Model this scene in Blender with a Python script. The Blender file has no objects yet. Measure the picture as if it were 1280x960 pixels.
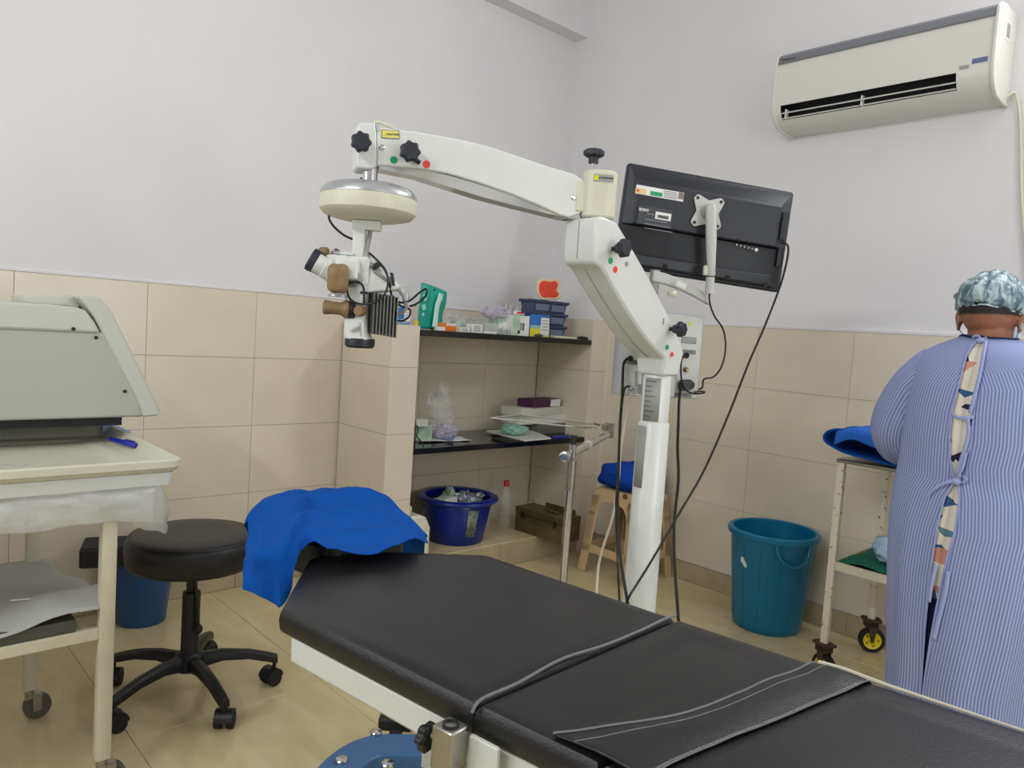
import bpy, bmesh, math, random
from mathutils import Vector, Matrix, noise
random.seed(7)
V = Vector
PI = math.pi
S = bpy.context.scene
COL = S.collection

# ------------------------------------------------------------------ camera
F_PX = 936.3
YAW, PITCH, ROLL = -0.82263, -0.069632, 0.066857
CAMP = V((0, 0, 1.22))
_f = V((math.sin(YAW)*math.cos(PITCH), math.cos(YAW)*math.cos(PITCH), math.sin(PITCH)))
_r = V((math.cos(YAW), -math.sin(YAW), 0))
_u = _r.cross(_f)
CR = math.cos(ROLL)*_r + math.sin(ROLL)*_u
CU = -math.sin(ROLL)*_r + math.cos(ROLL)*_u
CF = _f
cd = bpy.data.cameras.new('camera')
cam = bpy.data.objects.new('camera', cd)
COL.objects.link(cam)
mw = Matrix((CR, CU, -CF)).transposed().to_4x4()
mw.translation = CAMP
cam.matrix_world = mw
cd.sensor_fit = 'HORIZONTAL'
cd.sensor_width = 36
cd.lens = 36*F_PX/1280
cd.clip_start = 0.02
S.camera = cam

# ------------------------------------------------------------------ world, exposure
w = bpy.data.worlds.new('world')
S.world = w
w.use_nodes = True
w.node_tree.nodes['Background'].inputs[0].default_value = (0.75, 0.8, 0.9, 1)
w.node_tree.nodes['Background'].inputs[1].default_value = 0.3
S.view_settings.view_transform = 'Standard'
S.view_settings.look = 'None'
S.view_settings.gamma = 1
S.view_settings.use_curve_mapping = False
S.view_settings.exposure = 0.05
TUBE_B = 34.0      # tube on the right wall
TUBE_C = 29.0      # tube on the wall behind the camera
TUBE_D = 4.0      # tube high on the far side wall behind the camera
FILL_1, FILL_2 = 12.0, 21.0    # added fill: unseen openings behind the viewer and on the far side wall

# ------------------------------------------------------------------ pixel helpers: a point of the place seen at a pixel
def ray(px, py):
    return CR*((px-640)/F_PX) - CU*((py-480)/F_PX) + CF
def at(px, py, d):
    return CAMP + ray(px, py)*d
def on(axis, v, px, py):
    i = 'xyz'.index(axis)
    r = ray(px, py)
    return CAMP + r*((v-CAMP[i])/r[i])

# ------------------------------------------------------------------ materials
def lin(c):
    return tuple(((x/255)/12.92 if x/255 <= .04045 else ((x/255+.055)/1.055)**2.4) for x in c)
MATS = {}
def mat(name, rgb, rough=.5, metal=0.0, var=0.0, scale=8.0, bump=0.0, bscale=40.0, alpha=1.0, trans=0.0, spec=.5, rgb2=None, coat=0.0, emit=None, estr=0, sheen=0.0, ior=1.45, sub=0.0):
    if name in MATS: return MATS[name]
    m = bpy.data.materials.new(name); m.use_nodes = True
    nt = m.node_tree; b = nt.nodes['Principled BSDF']
    c = lin(rgb)
    b.inputs['Base Color'].default_value = (*c, 1)
    b.inputs['Roughness'].default_value = rough
    b.inputs['Metallic'].default_value = metal
    b.inputs['Specular IOR Level'].default_value = spec
    b.inputs['Alpha'].default_value = alpha
    b.inputs['Transmission Weight'].default_value = trans
    b.inputs['IOR'].default_value = ior
    b.inputs['Coat Weight'].default_value = coat
    b.inputs['Sheen Weight'].default_value = sheen
    if sub:
        b.inputs['Subsurface Weight'].default_value = sub
        b.inputs['Subsurface Radius'].default_value = (.01, .005, .003)
    if emit:
        b.inputs['Emission Color'].default_value = (*lin(emit), 1)
        b.inputs['Emission Strength'].default_value = estr
    tc = nt.nodes.new('ShaderNodeTexCoord')
    if var or rgb2:
        n = nt.nodes.new('ShaderNodeTexNoise'); n.inputs['Scale'].default_value = scale; n.inputs['Detail'].default_value = 6
        nt.links.new(tc.outputs['Object'], n.inputs['Vector'])
        r = nt.nodes.new('ShaderNodeValToRGB')
        c2 = lin(rgb2) if rgb2 else tuple(max(0, x*(1-var)) for x in c)
        c1 = c if rgb2 else tuple(min(1, x*(1+var*.5)) for x in c)
        r.color_ramp.elements[0].position = .35; r.color_ramp.elements[1].position = .65
        r.color_ramp.elements[0].color = (*c2, 1); r.color_ramp.elements[1].color = (*c1, 1)
        nt.links.new(n.outputs['Fac'], r.inputs['Fac'])
        nt.links.new(r.outputs['Color'], b.inputs['Base Color'])
    if bump:
        n = nt.nodes.new('ShaderNodeTexNoise'); n.inputs['Scale'].default_value = bscale; n.inputs['Detail'].default_value = 5
        nt.links.new(tc.outputs['Object'], n.inputs['Vector'])
        bp = nt.nodes.new('ShaderNodeBump'); bp.inputs['Strength'].default_value = bump; bp.inputs['Distance'].default_value = .01
        nt.links.new(n.outputs['Fac'], bp.inputs['Height'])
        nt.links.new(bp.outputs['Normal'], b.inputs['Normal'])
    MATS[name] = m
    return m

M = dict(
 paint=mat('wall_paint', (224, 222, 223), .6, var=.02, scale=3, bump=.05, bscale=60),
 ceil=mat('ceiling_paint', (228, 226, 228), .8),
 tile=mat('wall_tile', (219, 209, 189), .22, var=.035, scale=5),
 pier=mat('pier_tile', (220, 211, 194), .25, var=.03, scale=5),
 grout=mat('grout', (176, 162, 140), .9),
 skirt=mat('skirting_tile', (176, 163, 132), .3, var=.12, scale=7),
 granite=mat('black_granite', (22, 22, 26), .12, var=.3, scale=60),
 white=mat('white_enamel', (211, 214, 209), .28, var=.02, scale=20),
 cream=mat('cream_enamel', (214, 209, 184), .4, var=.06, scale=14),
 cream2=mat('cream_plastic', (206, 204, 182), .35),
 devg=mat('device_grey_plastic', (166, 168, 157), .4, bump=.03, bscale=500),
 devl=mat('device_light_plastic', (186, 188, 177), .38, bump=.03, bscale=500),
 silver=mat('silver_paint', (176, 178, 180), .3, metal=.6),
 chrome=mat('chrome', (205, 205, 208), .12, metal=1),
 steel=mat('brushed_steel', (170, 168, 160), .3, metal=1, var=.1, scale=30),
 vinyl=mat('black_vinyl', (23, 23, 24), .36, bump=.1, bscale=260, spec=.55),
 seatv=mat('stool_vinyl', (30, 29, 30), .42, bump=.1, bscale=200),
 bpl=mat('black_plastic', (22, 23, 27), .42),
 bpl2=mat('black_knob_plastic', (32, 36, 46), .45),
 monitor=mat('monitor_plastic', (30, 34, 41), .45, bump=.05, bscale=500),
 monitor2=mat('monitor_recess', (22, 25, 30), .5),
 rubber=mat('rubber', (28, 27, 27), .7),
 brown=mat('brown_rubber', (134, 108, 74), .5, var=.15, scale=30),
 piping=mat('grey_piping', (104, 106, 108), .5),
 blue=mat('blue_drape', (10, 78, 162), .85, var=.06, scale=10, bump=.15, bscale=900, spec=.12),
 blue2=mat('blue_bundle', (24, 68, 164), .85, var=.1, scale=10, bump=.2, bscale=500, spec=.12),
 tub=mat('tub_blue_plastic', (8, 34, 124), .3),
 teal=mat('teal_plastic', (2, 108, 146), .32, var=.04),
 bin=mat('bin_blue_plastic', (36, 74, 122), .35, var=.05),
 tan=mat('tan_plastic', (208, 178, 138), .4, var=.04),
 blueb=mat('blue_base_paint', (62, 104, 150), .35, var=.08, scale=12),
 green=mat('green_cloth', (10, 104, 84), .85),
 yellow=mat('yellow_plastic', (224, 200, 20), .4),
 rust=mat('rusty_iron', (70, 52, 42), .8, var=.4, scale=40),
 rustw=mat('chipped_cream_enamel', (220, 214, 192), .5),
 paper=mat('white_paper', (226, 226, 222), .8, var=.03),
 carton=mat('white_carton', (222, 224, 214), .7),
 cartong=mat('green_white_carton', (190, 206, 186), .7, rgb2=(150, 180, 158), scale=25),
 cartonb=mat('blue_carton', (46, 112, 190), .6),
 cartony=mat('yellow_carton', (222, 214, 60), .6),
 purple=mat('purple_carton', (74, 28, 66), .5),
 orange=mat('orange_box', (232, 120, 30), .5),
 traybl=mat('slate_tray_plastic', (72, 84, 112), .4),
 traynv=mat('navy_case_plastic', (50, 62, 92), .4),
 red=mat('red_plastic', (206, 32, 34), .35),
 coral=mat('coral_mould', (240, 84, 62), .55, rgb2=(228, 60, 48), scale=80, bump=.3, bscale=200),
 creamr=mat('cream_rim', (240, 214, 170), .5),
 pouch=mat('teal_pouch', (20, 168, 148), .3, rgb2=(14, 146, 126), scale=20),
 clear=mat('clear_plastic', (235, 240, 240), .08, alpha=.26, bump=1.0, bscale=45, spec=1.0, coat=1.0),
 clearl=mat('clear_lilac_plastic', (216, 206, 226), .2, alpha=.45, bump=.8, bscale=50),
 film=mat('frosted_film', (232, 234, 234), .25, alpha=.45, bump=.4, bscale=40),
 foil=mat('foil', (190, 196, 204), .2, metal=.8, bump=1.0, bscale=70),
 bottle=mat('bottle_plastic', (225, 232, 232), .08, alpha=.2, spec=1.0),
 sanit=mat('blue_liquid', (20, 140, 214), .2),
 brass=mat('dull_olive_steel', (128, 116, 84), .35, metal=.75, var=.2, scale=14),
 jerry=mat('white_jerrycan_plastic', (222, 220, 200), .45),
 skin=mat('skin', (150, 100, 76), .55, sub=.08, var=.08, scale=20),
 hair=mat('dark_hair', (30, 24, 22), .6, bump=.6, bscale=120),
 navy=mat('navy_fabric', (24, 30, 72), .85),
 mask=mat('mask_fabric', (176, 204, 222), .8),
 label=mat('silver_label', (150, 152, 147), .5),
 ink=mat('ink', (30, 30, 32), .6),
 inkg=mat('grey_ink', (150, 152, 156), .6),
 stgreen=mat('green_sticker', (20, 150, 96), .5),
 stred=mat('red_sticker', (226, 66, 52), .5),
 styel=mat('yellow_sticker', (222, 214, 120), .5),
 cable=mat('black_cable', (18, 18, 20), .5),
 wcable=mat('white_tube', (206, 202, 180), .4),
 dark=mat('dark_void', (18, 20, 26), .6),
 acb=mat('ac_body_plastic', (216, 214, 206), .32),
 acs=mat('ac_silver_strip', (134, 138, 146), .3, metal=.5),
 lens=mat('dark_glass', (18, 20, 34), .08),
 penb=mat('pen_blue', (28, 40, 140), .3),
 wax=mat('pale_blue_cloth', (120, 164, 204), .7, rgb2=(206, 222, 232), scale=14),
)
def floor_mat():
    m = mat('floor_tile', (176, 160, 124), .09, spec=.6)
    nt = m.node_tree; b = nt.nodes['Principled BSDF']
    g = nt.nodes.new('ShaderNodeNewGeometry')
    n = nt.nodes.new('ShaderNodeTexNoise'); n.inputs['Scale'].default_value = 2.4; n.inputs['Detail'].default_value = 8; n.inputs['Distortion'].default_value = 1.4
    mp = nt.nodes.new('ShaderNodeMapping'); mp.inputs['Scale'].default_value = (1, 3.2, 1); mp.inputs['Rotation'].default_value = (0, 0, .6)
    nt.links.new(g.outputs['Position'], mp.inputs['Vector']); nt.links.new(mp.outputs['Vector'], n.inputs['Vector'])
    r = nt.nodes.new('ShaderNodeValToRGB')
    r.color_ramp.elements[0].position = .3; r.color_ramp.elements[1].position = .7
    r.color_ramp.elements[0].color = (*lin((200, 184, 138)), 1); r.color_ramp.elements[1].color = (*lin((216, 202, 158)), 1)
    nt.links.new(n.outputs['Fac'], r.inputs['Fac']); nt.links.new(r.outputs['Color'], b.inputs['Base Color'])
    r2 = nt.nodes.new('ShaderNodeMapRange'); r2.inputs['To Min'].default_value = .08; r2.inputs['To Max'].default_value = .2
    nt.links.new(n.outputs['Fac'], r2.inputs['Value']); nt.links.new(r2.outputs['Result'], b.inputs['Roughness'])
    return m
M['floor'] = floor_mat()
def rust_spots():
    m = M['rustw']; nt = m.node_tree; b = nt.nodes['Principled BSDF']
    tc = nt.nodes.new('ShaderNodeTexCoord')
    n = nt.nodes.new('ShaderNodeTexNoise'); n.inputs['Scale'].default_value = 60; n.inputs['Detail'].default_value = 3
    nt.links.new(tc.outputs['Object'], n.inputs['Vector'])
    r = nt.nodes.new('ShaderNodeValToRGB')
    r.color_ramp.elements[0].position = .62; r.color_ramp.elements[1].position = .68
    r.color_ramp.elements[0].color = (*lin((220, 214, 192)), 1); r.color_ramp.elements[1].color = (*lin((112, 74, 48)), 1)
    nt.links.new(n.outputs['Fac'], r.inputs['Fac']); nt.links.new(r.outputs['Color'], b.inputs['Base Color'])
rust_spots()
def stripe_mat():
    m = bpy.data.materials.new('striped_gown_cotton'); m.use_nodes = True
    nt = m.node_tree; b = nt.nodes['Principled BSDF']; b.inputs['Roughness'].default_value = .85
    uv = nt.nodes.new('ShaderNodeUVMap')
    sp = nt.nodes.new('ShaderNodeSeparateXYZ'); nt.links.new(uv.outputs['UV'], sp.inputs[0])
    mu = nt.nodes.new('ShaderNodeMath'); mu.operation = 'MULTIPLY'; mu.inputs[1].default_value = 2*PI/.0085
    nt.links.new(sp.outputs['X'], mu.inputs[0])
    si = nt.nodes.new('ShaderNodeMath'); si.operation = 'SINE'; nt.links.new(mu.outputs[0], si.inputs[0])
    r = nt.nodes.new('ShaderNodeValToRGB')
    r.color_ramp.elements[0].position = .42; r.color_ramp.elements[1].position = .85
    r.color_ramp.elements[0].color = (*lin((116, 128, 178)), 1); r.color_ramp.elements[1].color = (*lin((166, 174, 208)), 1)
    mr = nt.nodes.new('ShaderNodeMapRange'); mr.inputs['From Min'].default_value = -1
    nt.links.new(si.outputs[0], mr.inputs['Value']); nt.links.new(mr.outputs['Result'], r.inputs['Fac'])
    nt.links.new(r.outputs['Color'], b.inputs['Base Color'])
    return m
M['gown'] = stripe_mat()
def tunic_mat():
    m = bpy.data.materials.new('printed_tunic'); m.use_nodes = True
    nt = m.node_tree; b = nt.nodes['Principled BSDF']; b.inputs['Roughness'].default_value = .8
    tc = nt.nodes.new('ShaderNodeTexCoord')
    v = nt.nodes.new('ShaderNodeTexVoronoi'); v.inputs['Scale'].default_value = 19; v.feature = 'F1'
    mp = nt.nodes.new('ShaderNodeMapping'); mp.inputs['Scale'].default_value = (1, .6, 1.6); mp.inputs['Rotation'].default_value = (.2, .5, 0)
    nt.links.new(tc.outputs['Object'], mp.inputs['Vector']); nt.links.new(mp.outputs['Vector'], v.inputs['Vector'])
    sp = nt.nodes.new('ShaderNodeSeparateColor'); nt.links.new(v.outputs['Color'], sp.inputs[0])
    r = nt.nodes.new('ShaderNodeValToRGB'); r.color_ramp.interpolation = 'CONSTANT'
    e = r.color_ramp.elements
    e[0].color = (*lin((232, 226, 208)), 1); e[1].position = .45; e[1].color = (*lin((90, 140, 150)), 1)
    for p, c in ((.6, (232, 226, 208)), (.74, (28, 34, 66)), (.84, (214, 150, 128)), (.93, (60, 96, 140))):
        k = e.new(p); k.color = (*lin(c), 1)
    nt.links.new(sp.outputs[0], r.inputs['Fac']); nt.links.new(r.outputs['Color'], b.inputs['Base Color'])
    return m
M['tunic'] = tunic_mat()
def cap_mat():
    m = mat('cap_film', (160, 196, 204), .2, alpha=.82)
    nt = m.node_tree; b = nt.nodes['Principled BSDF']
    tc = nt.nodes.new('ShaderNodeTexCoord')
    mp = nt.nodes.new('ShaderNodeMapping'); mp.inputs['Scale'].default_value = (30, 30, 9)
    n = nt.nodes.new('ShaderNodeTexNoise'); n.inputs['Scale'].default_value = 1.6; n.inputs['Detail'].default_value = 4; n.inputs['Distortion'].default_value = .8
    nt.links.new(tc.outputs['Object'], mp.inputs['Vector']); nt.links.new(mp.outputs['Vector'], n.inputs['Vector'])
    r = nt.nodes.new('ShaderNodeValToRGB')
    r.color_ramp.elements[0].position = .4; r.color_ramp.elements[1].position = .66
    r.color_ramp.elements[0].color = (*lin((84, 116, 130)), 1); r.color_ramp.elements[1].color = (*lin((206, 228, 230)), 1)
    nt.links.new(n.outputs['Fac'], r.inputs['Fac']); nt.links.new(r.outputs['Color'], b.inputs['Base Color'])
    bp = nt.nodes.new('ShaderNodeBump'); bp.inputs['Strength'].default_value = .8; bp.inputs['Distance'].default_value = .01
    nt.links.new(n.outputs['Fac'], bp.inputs['Height']); nt.links.new(bp.outputs['Normal'], b.inputs['Normal'])
    return m
M['cap'] = cap_mat()

# ------------------------------------------------------------------ mesh builder
def basis(axis, up=V((0, 0, 1))):
    a = V(axis).normalized()
    if abs(a.dot(up)) > .98: up = V((0, 1, 0))
    x = up.cross(a).normalized(); y = a.cross(x).normalized()
    return x, y, a
class MB:
    def __init__(s): s.v = []; s.f = []; s.uv = None
    def add(s, vs, fs):
        o = len(s.v); s.v += [V(p) for p in vs]; s.f += [tuple(i+o for i in f) for f in fs]; return s
    def box(s, c, size, ax=None):
        c = V(c); X, Y, Z = ax or (V((1, 0, 0)), V((0, 1, 0)), V((0, 0, 1)))
        h = [q/2 for q in size]
        vs = [c + X*h[0]*i + Y*h[1]*j + Z*h[2]*k for i in (-1, 1) for j in (-1, 1) for k in (-1, 1)]
        return s.add(vs, [(0, 1, 3, 2), (4, 6, 7, 5), (0, 4, 5, 1), (2, 3, 7, 6), (0, 2, 6, 4), (1, 5, 7, 3)])
    def rbox(s, c, size, ax=None, r=.005, n=3):
        """box with rounded vertical (third axis) edges and chamfered rims"""
        c = V(c); X, Y, Z = ax or (V((1, 0, 0)), V((0, 1, 0)), V((0, 0, 1)))
        hx, hy, hz = [q/2 for q in size]; r = min(r, hx*.98, hy*.98)
        e = min(r*.6, hz*.5, .005)
        rings = []
        for z, k in ((-hz, e), (-hz+e, 0), (hz-e, 0), (hz, e)):
            ring = []
            for q, (sx, sy) in enumerate(((1, 1), (-1, 1), (-1, -1), (1, -1))):
                for i in range(n+1):
                    a = q*PI/2 + i*PI/2/n
                    rr = r
                    ring.append(c + X*(sx*(hx-r) + math.cos(a)*max(rr-k, 0) - (0 if rr > k else 0)) + Y*(sy*(hy-r) + math.sin(a)*max(rr-k, 0)) + Z*z)
            rings.append(ring)
        return s.loft(rings, cap=True)
    def loft(s, rings, cap=False, closed=True):
        n = len(rings[0]); vs = [p for r in rings for p in r]; fs = []
        for i in range(len(rings)-1):
            for j in range(n if closed else n-1):
                a = i*n+j; b = i*n+(j+1) % n
                fs.append((a, b, b+n, a+n))
        if cap:
            fs.append(tuple(range(n-1, -1, -1))); fs.append(tuple((len(rings)-1)*n+j for j in range(n)))
        return s.add(vs, fs)
    def cyl(s, p0, p1, r0, r1=None, n=16, cap=True):
        if r1 is None: r1 = r0
        p0, p1 = V(p0), V(p1); x, y, a = basis(p1-p0)
        rings = [[p + (x*math.cos(2*PI*i/n) + y*math.sin(2*PI*i/n))*r for i in range(n)] for p, r in ((p0, r0), (p1, r1))]
        return s.loft(rings, cap)
    def lathe(s, prof, o=(0, 0, 0), axis=(0, 0, 1), n=32, cap=True):
        o = V(o); x, y, a = basis(axis)
        rings = [[o + a*h + (x*math.cos(2*PI*i/n) + y*math.sin(2*PI*i/n))*max(r, 1e-4) for i in range(n)] for r, h in prof]
        return s.loft(rings, cap)
    def tube(s, pts, r, n=8, cap=True, smooth=0):
        pts = [V(p) for p in pts]
        if smooth: pts = spline(pts, smooth)
        rings = []; prev = None
        for i, p in enumerate(pts):
            t = (pts[min(i+1, len(pts)-1)] - pts[max(i-1, 0)])
            if t.length < 1e-9: t = V((0, 0, 1))
            t.normalize()
            if prev is None: x = basis(t)[0]
            else:
                x = prev - t*prev.dot(t)
                if x.length < 1e-6: x = basis(t)[0]
                x.normalize()
            prev = x; y = t.cross(x)
            rr = r[i] if isinstance(r, (list, tuple)) else r
            rings.append([p + (x*math.cos(2*PI*k/n) + y*math.sin(2*PI*k/n))*rr for k in range(n)])
        return s.loft(rings, cap)
    def prism(s, poly, ext, bevel=0):
        poly = [V(p) for p in poly]; ext = V(ext); n = len(poly)
        return s.add(poly + [p+ext for p in poly], [tuple(range(n-1, -1, -1)), tuple(range(n, 2*n))] + [(i, (i+1) % n, (i+1) % n+n, i+n) for i in range(n)])
    def ell(s, c, r, ax=None, n=16, m=10):
        c = V(c); X, Y, Z = ax or (V((1, 0, 0)), V((0, 1, 0)), V((0, 0, 1)))
        rings = []
        for i in range(m+1):
            t = -PI/2 + PI*i/m
            t = max(min(t, PI/2-.02), -PI/2+.02)
            rings.append([c + X*r[0]*math.cos(t)*math.cos(2*PI*j/n) + Y*r[1]*math.cos(t)*math.sin(2*PI*j/n) + Z*r[2]*math.sin(t) for j in range(n)])
        return s.loft(rings, True)
    def grid(s, P):
        n = len(P[0]); vs = [p for row in P for p in row]
        return s.add(vs, [(i*n+j, i*n+j+1, (i+1)*n+j+1, (i+1)*n+j) for i in range(len(P)-1) for j in range(n-1)])
def spline(pts, k=6, closed=False):
    out = []; n = len(pts)
    for i in range(n if closed else n-1):
        if closed: p0, p1, p2, p3 = pts[i-1], pts[i], pts[(i+1) % n], pts[(i+2) % n]
        else: p0, p1, p2, p3 = pts[max(i-1, 0)], pts[i], pts[i+1], pts[min(i+2, n-1)]
        for j in range(k):
            t = j/k
            out.append(.5*((2*p1) + (-p0+p2)*t + (2*p0-5*p1+4*p2-p3)*t*t + (-p0+3*p1-3*p2+p3)*t**3))
    if not closed: out.append(pts[-1])
    return out
def net(ctrl, ku=6, kv=6):
    rows = [spline([V(p) for p in r], kv) for r in ctrl]
    cols = [spline([rows[i][j] for i in range(len(rows))], ku) for j in range(len(rows[0]))]
    return [[cols[j][i] for j in range(len(cols))] for i in range(len(cols[0]))]
def wrinkle(P, amp, sc, seed=0):
    out = []
    for i, r in enumerate(P):
        row = []
        for j, p in enumerate(r):
            du = (P[min(i+1, len(P)-1)][j] - P[max(i-1, 0)][j]); dv = (P[i][min(j+1, len(r)-1)] - P[i][max(j-1, 0)])
            nn = du.cross(dv)
            if nn.length > 1e-12: nn.normalize()
            row.append(p + nn*amp*(noise.noise(p*sc + V((seed, seed*.7, 0))) + .5*noise.noise(p*sc*2.3 + V((0, seed, 3)))))
        out.append(row)
    return out

ORG = {}
def obj(name, mb, m, parent=None, sharp=35, bevel=0, solid=0, sub=0, loc=None, uv=None):
    vs = mb.v
    if parent is not None: o0 = ORG[parent.name]
    elif loc is not None: o0 = V(loc)
    else:
        lo = [min(p[i] for p in vs) for i in range(3)]; hi = [max(p[i] for p in vs) for i in range(3)]
        o0 = V(((lo[0]+hi[0])/2, (lo[1]+hi[1])/2, lo[2]))
    me = bpy.data.meshes.new(name)
    me.from_pydata([p-o0 for p in vs], [], mb.f)
    bm = bmesh.new(); bm.from_mesh(me)
    if uv is None:
        bmesh.ops.recalc_face_normals(bm, faces=bm.faces)
    bm.to_mesh(me); bm.free()
    if uv:
        ul = me.uv_layers.new(name='UVMap')
        for l in me.loops: ul.data[l.index].uv = uv[l.vertex_index]
    me.materials.append(m)
    for p in me.polygons: p.use_smooth = True
    me.set_sharp_from_angle(angle=math.radians(sharp))
    o = bpy.data.objects.new(name, me); COL.objects.link(o)
    o.location = (0, 0, 0) if parent is not None else o0
    if parent is not None: o.parent = parent
    ORG[o.name] = o0
    if bevel:
        b = o.modifiers.new('bevel', 'BEVEL'); b.width = bevel; b.segments = 2; b.limit_method = 'ANGLE'; b.angle_limit = math.radians(40)
    if solid:
        b = o.modifiers.new('solid', 'SOLIDIFY'); b.thickness = solid; b.offset = 0
    if sub:
        b = o.modifiers.new('sub', 'SUBSURF'); b.levels = sub; b.render_levels = sub
    return o
def tag(o, label, cat, group=None):
    o['label'] = label; o['category'] = cat
    if group: o['group'] = group
    return o
def thing(name, label, cat, loc, group=None):
    o = bpy.data.objects.new(name, None); COL.objects.link(o); o.location = loc; o.empty_display_size = .05
    ORG[o.name] = V(loc)
    return tag(o, label, cat, group)
def struct(name, mb, m, parent=None, **k):
    o = obj(name, mb, m, parent, **k)
    if parent is None: o['kind'] = 'structure'
    return o
def plab(o, label): o['label'] = label; return o
def text(s, size, c, X, Y, m, parent, name='lettering', off=.0006, bold=0):
    cu = bpy.data.curves.new('txt', 'FONT'); cu.body = s; cu.size = size; cu.align_x = 'CENTER'; cu.align_y = 'CENTER'; cu.extrude = .0003; cu.offset = bold
    t = bpy.data.objects.new('txt', cu); COL.objects.link(t)
    dg = bpy.context.evaluated_depsgraph_get()
    me = bpy.data.meshes.new_from_object(t.evaluated_get(dg))
    bpy.data.objects.remove(t)
    X = V(X).normalized(); Y = V(Y).normalized(); N = X.cross(Y)
    o0 = ORG[parent.name]
    for v in me.vertices: v.co = V(c) + X*v.co.x + Y*v.co.y + N*(off+v.co.z) - o0
    me.materials.clear(); me.materials.append(m)
    o = bpy.data.objects.new(name, me); COL.objects.link(o); o.parent = parent; ORG[o.name] = o0
    return o
def plate(c, w_, h, X, Y, t=.001):
    X = V(X).normalized(); Y = V(Y).normalized(); N = X.cross(Y).normalized()
    return MB().box(V(c)+N*t/2, (w_, h, t), (X, Y, N))
def star_knob(c, axis, r, h, lobes=7, depth=.16):
    x, y, a = basis(axis); c = V(c); n = lobes*8
    def ring(z, k):
        return [c + a*z + (x*math.cos(2*PI*i/n) + y*math.sin(2*PI*i/n))*(r*k*(1-depth/2+depth/2*math.cos(lobes*2*PI*i/n))) for i in range(n)]
    return MB().loft([ring(0, .8), ring(h*.2, 1), ring(h*.8, 1), ring(h, .8)], True)

# ================================================================== ROOM
XA, YB, ZC = -3.2, 3.3, 3.4
X1, Y0 = 1.8, -1.5
DZ = 1.318
T = .008
# tiles -------------------------------------------------------------
TM = {}
def tile_mesh(w_, h, t, m):
    k = (round(w_, 4), round(h, 4), round(t, 4), m.name)
    if k in TM: return TM[k]
    g = .0006; e = .0012
    a, b = w_/2-g, h/2-g
    r0 = [V((x, y, -t)) for x, y in ((-a, -b), (a, -b), (a, b), (-a, b))]
    r1 = [V((x, y, -e)) for x, y in ((-a, -b), (a, -b), (a, b), (-a, b))]
    r2 = [V((x*(1-e/a), y*(1-e/b), 0)) for x, y in ((-a, -b), (a, -b), (a, b), (-a, b))]
    mb = MB().loft([r0, r1, r2], True)
    me = bpy.data.meshes.new('tile'); me.from_pydata(mb.v, [], mb.f); me.materials.append(m)
    TM[k] = me; return me
def tiles(parent, o, U, W, us, vs, m, t=T, skip=None, name='tile'):
    """tiles with front faces in plane through o spanned by U,W at the joint positions us, vs"""
    U, W, o = V(U), V(W), V(o); N = U.cross(W)
    for i in range(len(us)-1):
        for j in range(len(vs)-1):
            w_, h = us[i+1]-us[i], vs[j+1]-vs[j]
            if w_ < .012 or h < .012: continue
            c = o + U*(us[i]+w_/2) + W*(vs[j]+h/2)
            if skip and skip(c): continue
            ob = bpy.data.objects.new(name, tile_mesh(w_, h, t, m)); COL.objects.link(ob)
            ob.parent = parent
            mt = Matrix((U, W, N)).transposed().to_4x4(); mt.translation = c - ORG[parent.name]
            ob.matrix_local = mt
def span(a, b, start, step):
    out = [a]; x = start
    while x <= a + 1e-6: x += step
    while x < b - 1e-6: out.append(x); x += step
    out.append(b); return out

fl = struct('floor', MB().box(((XA+X1)/2, (Y0+YB)/2, -.06), (X1-XA+.3, YB-Y0+.3, .12-T*2)), M['grout'], loc=(0, 0, 0))
tiles(fl, (0, 0, 0), (1, 0, 0), (0, 1, 0), span(XA, X1, XA+.42, .6), span(Y0, YB, Y0+.35, .6), M['floor'], t=.01)
struct('ceiling', MB().box(((XA+X1)/2, (Y0+YB)/2, ZC+.05), (X1-XA+.3, YB-Y0+.3, .1)), M['ceil'])
wl = struct('wall_left', MB().box((XA-.05-T, (Y0+YB)/2, ZC/2), (.1, YB-Y0+.3, ZC)), M['grout'], loc=(0, 0, 0))
wr = struct('wall_right', MB().box(((XA+X1)/2, YB+.05+T, ZC/2), (X1-XA+.3, .1, ZC)), M['grout'], loc=(0, 0, 0))
ol = struct('wall_behind', MB().box(((XA+X1)/2, Y0-.05, ZC/2), (X1-XA+.3, .1, ZC)), M['paint'], loc=(0, 0, 0))
ob_ = struct('wall_far_side', MB().box((X1+.05, (Y0+YB)/2, ZC/2), (.1, YB-Y0+.3, ZC)), M['paint'], loc=(0, 0, 0))
# painted plaster above the tiled dado
plab(struct('plaster', MB().box((XA-T/2-.002, (Y0+YB)/2, (DZ+.008+ZC)/2), (T+.004, YB-Y0, ZC-DZ-.008)), M['paint'], wl), 'pale lilac painted plaster above the tiles')
plab(struct('plaster', MB().box(((XA+X1)/2, YB+T/2+.002, (DZ+.008+ZC)/2), (X1-XA, T+.004, ZC-DZ-.008)), M['paint'], wr), 'pale lilac painted plaster above the tiles')
ROWS = [.095, .425, .727, 1.028, DZ]
tiles(wl, (XA, 0, 0), (0, 1, 0), (0, 0, 1), span(.06-.45*1, 3.3, .06-.45, .45), ROWS, M['tile'])
tiles(wr, (0, YB, 0), (-1, 0, 0), (0, 0, 1), [-x for x in reversed(span(XA, .5, -1.84-.45*3, .45))], ROWS, M['tile'])
# plaster lip on top of the tiles
struct('trim_1', MB().box((XA-.001, (-.4+3.3)/2, DZ+.006), (.008, 3.7, .014)), M['paint'], bevel=.003)
struct('trim_2', MB().box(((XA+.5)/2, YB-.004, DZ+.006), (.5-XA, .014, .016)), M['paint'], bevel=.003)
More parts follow.
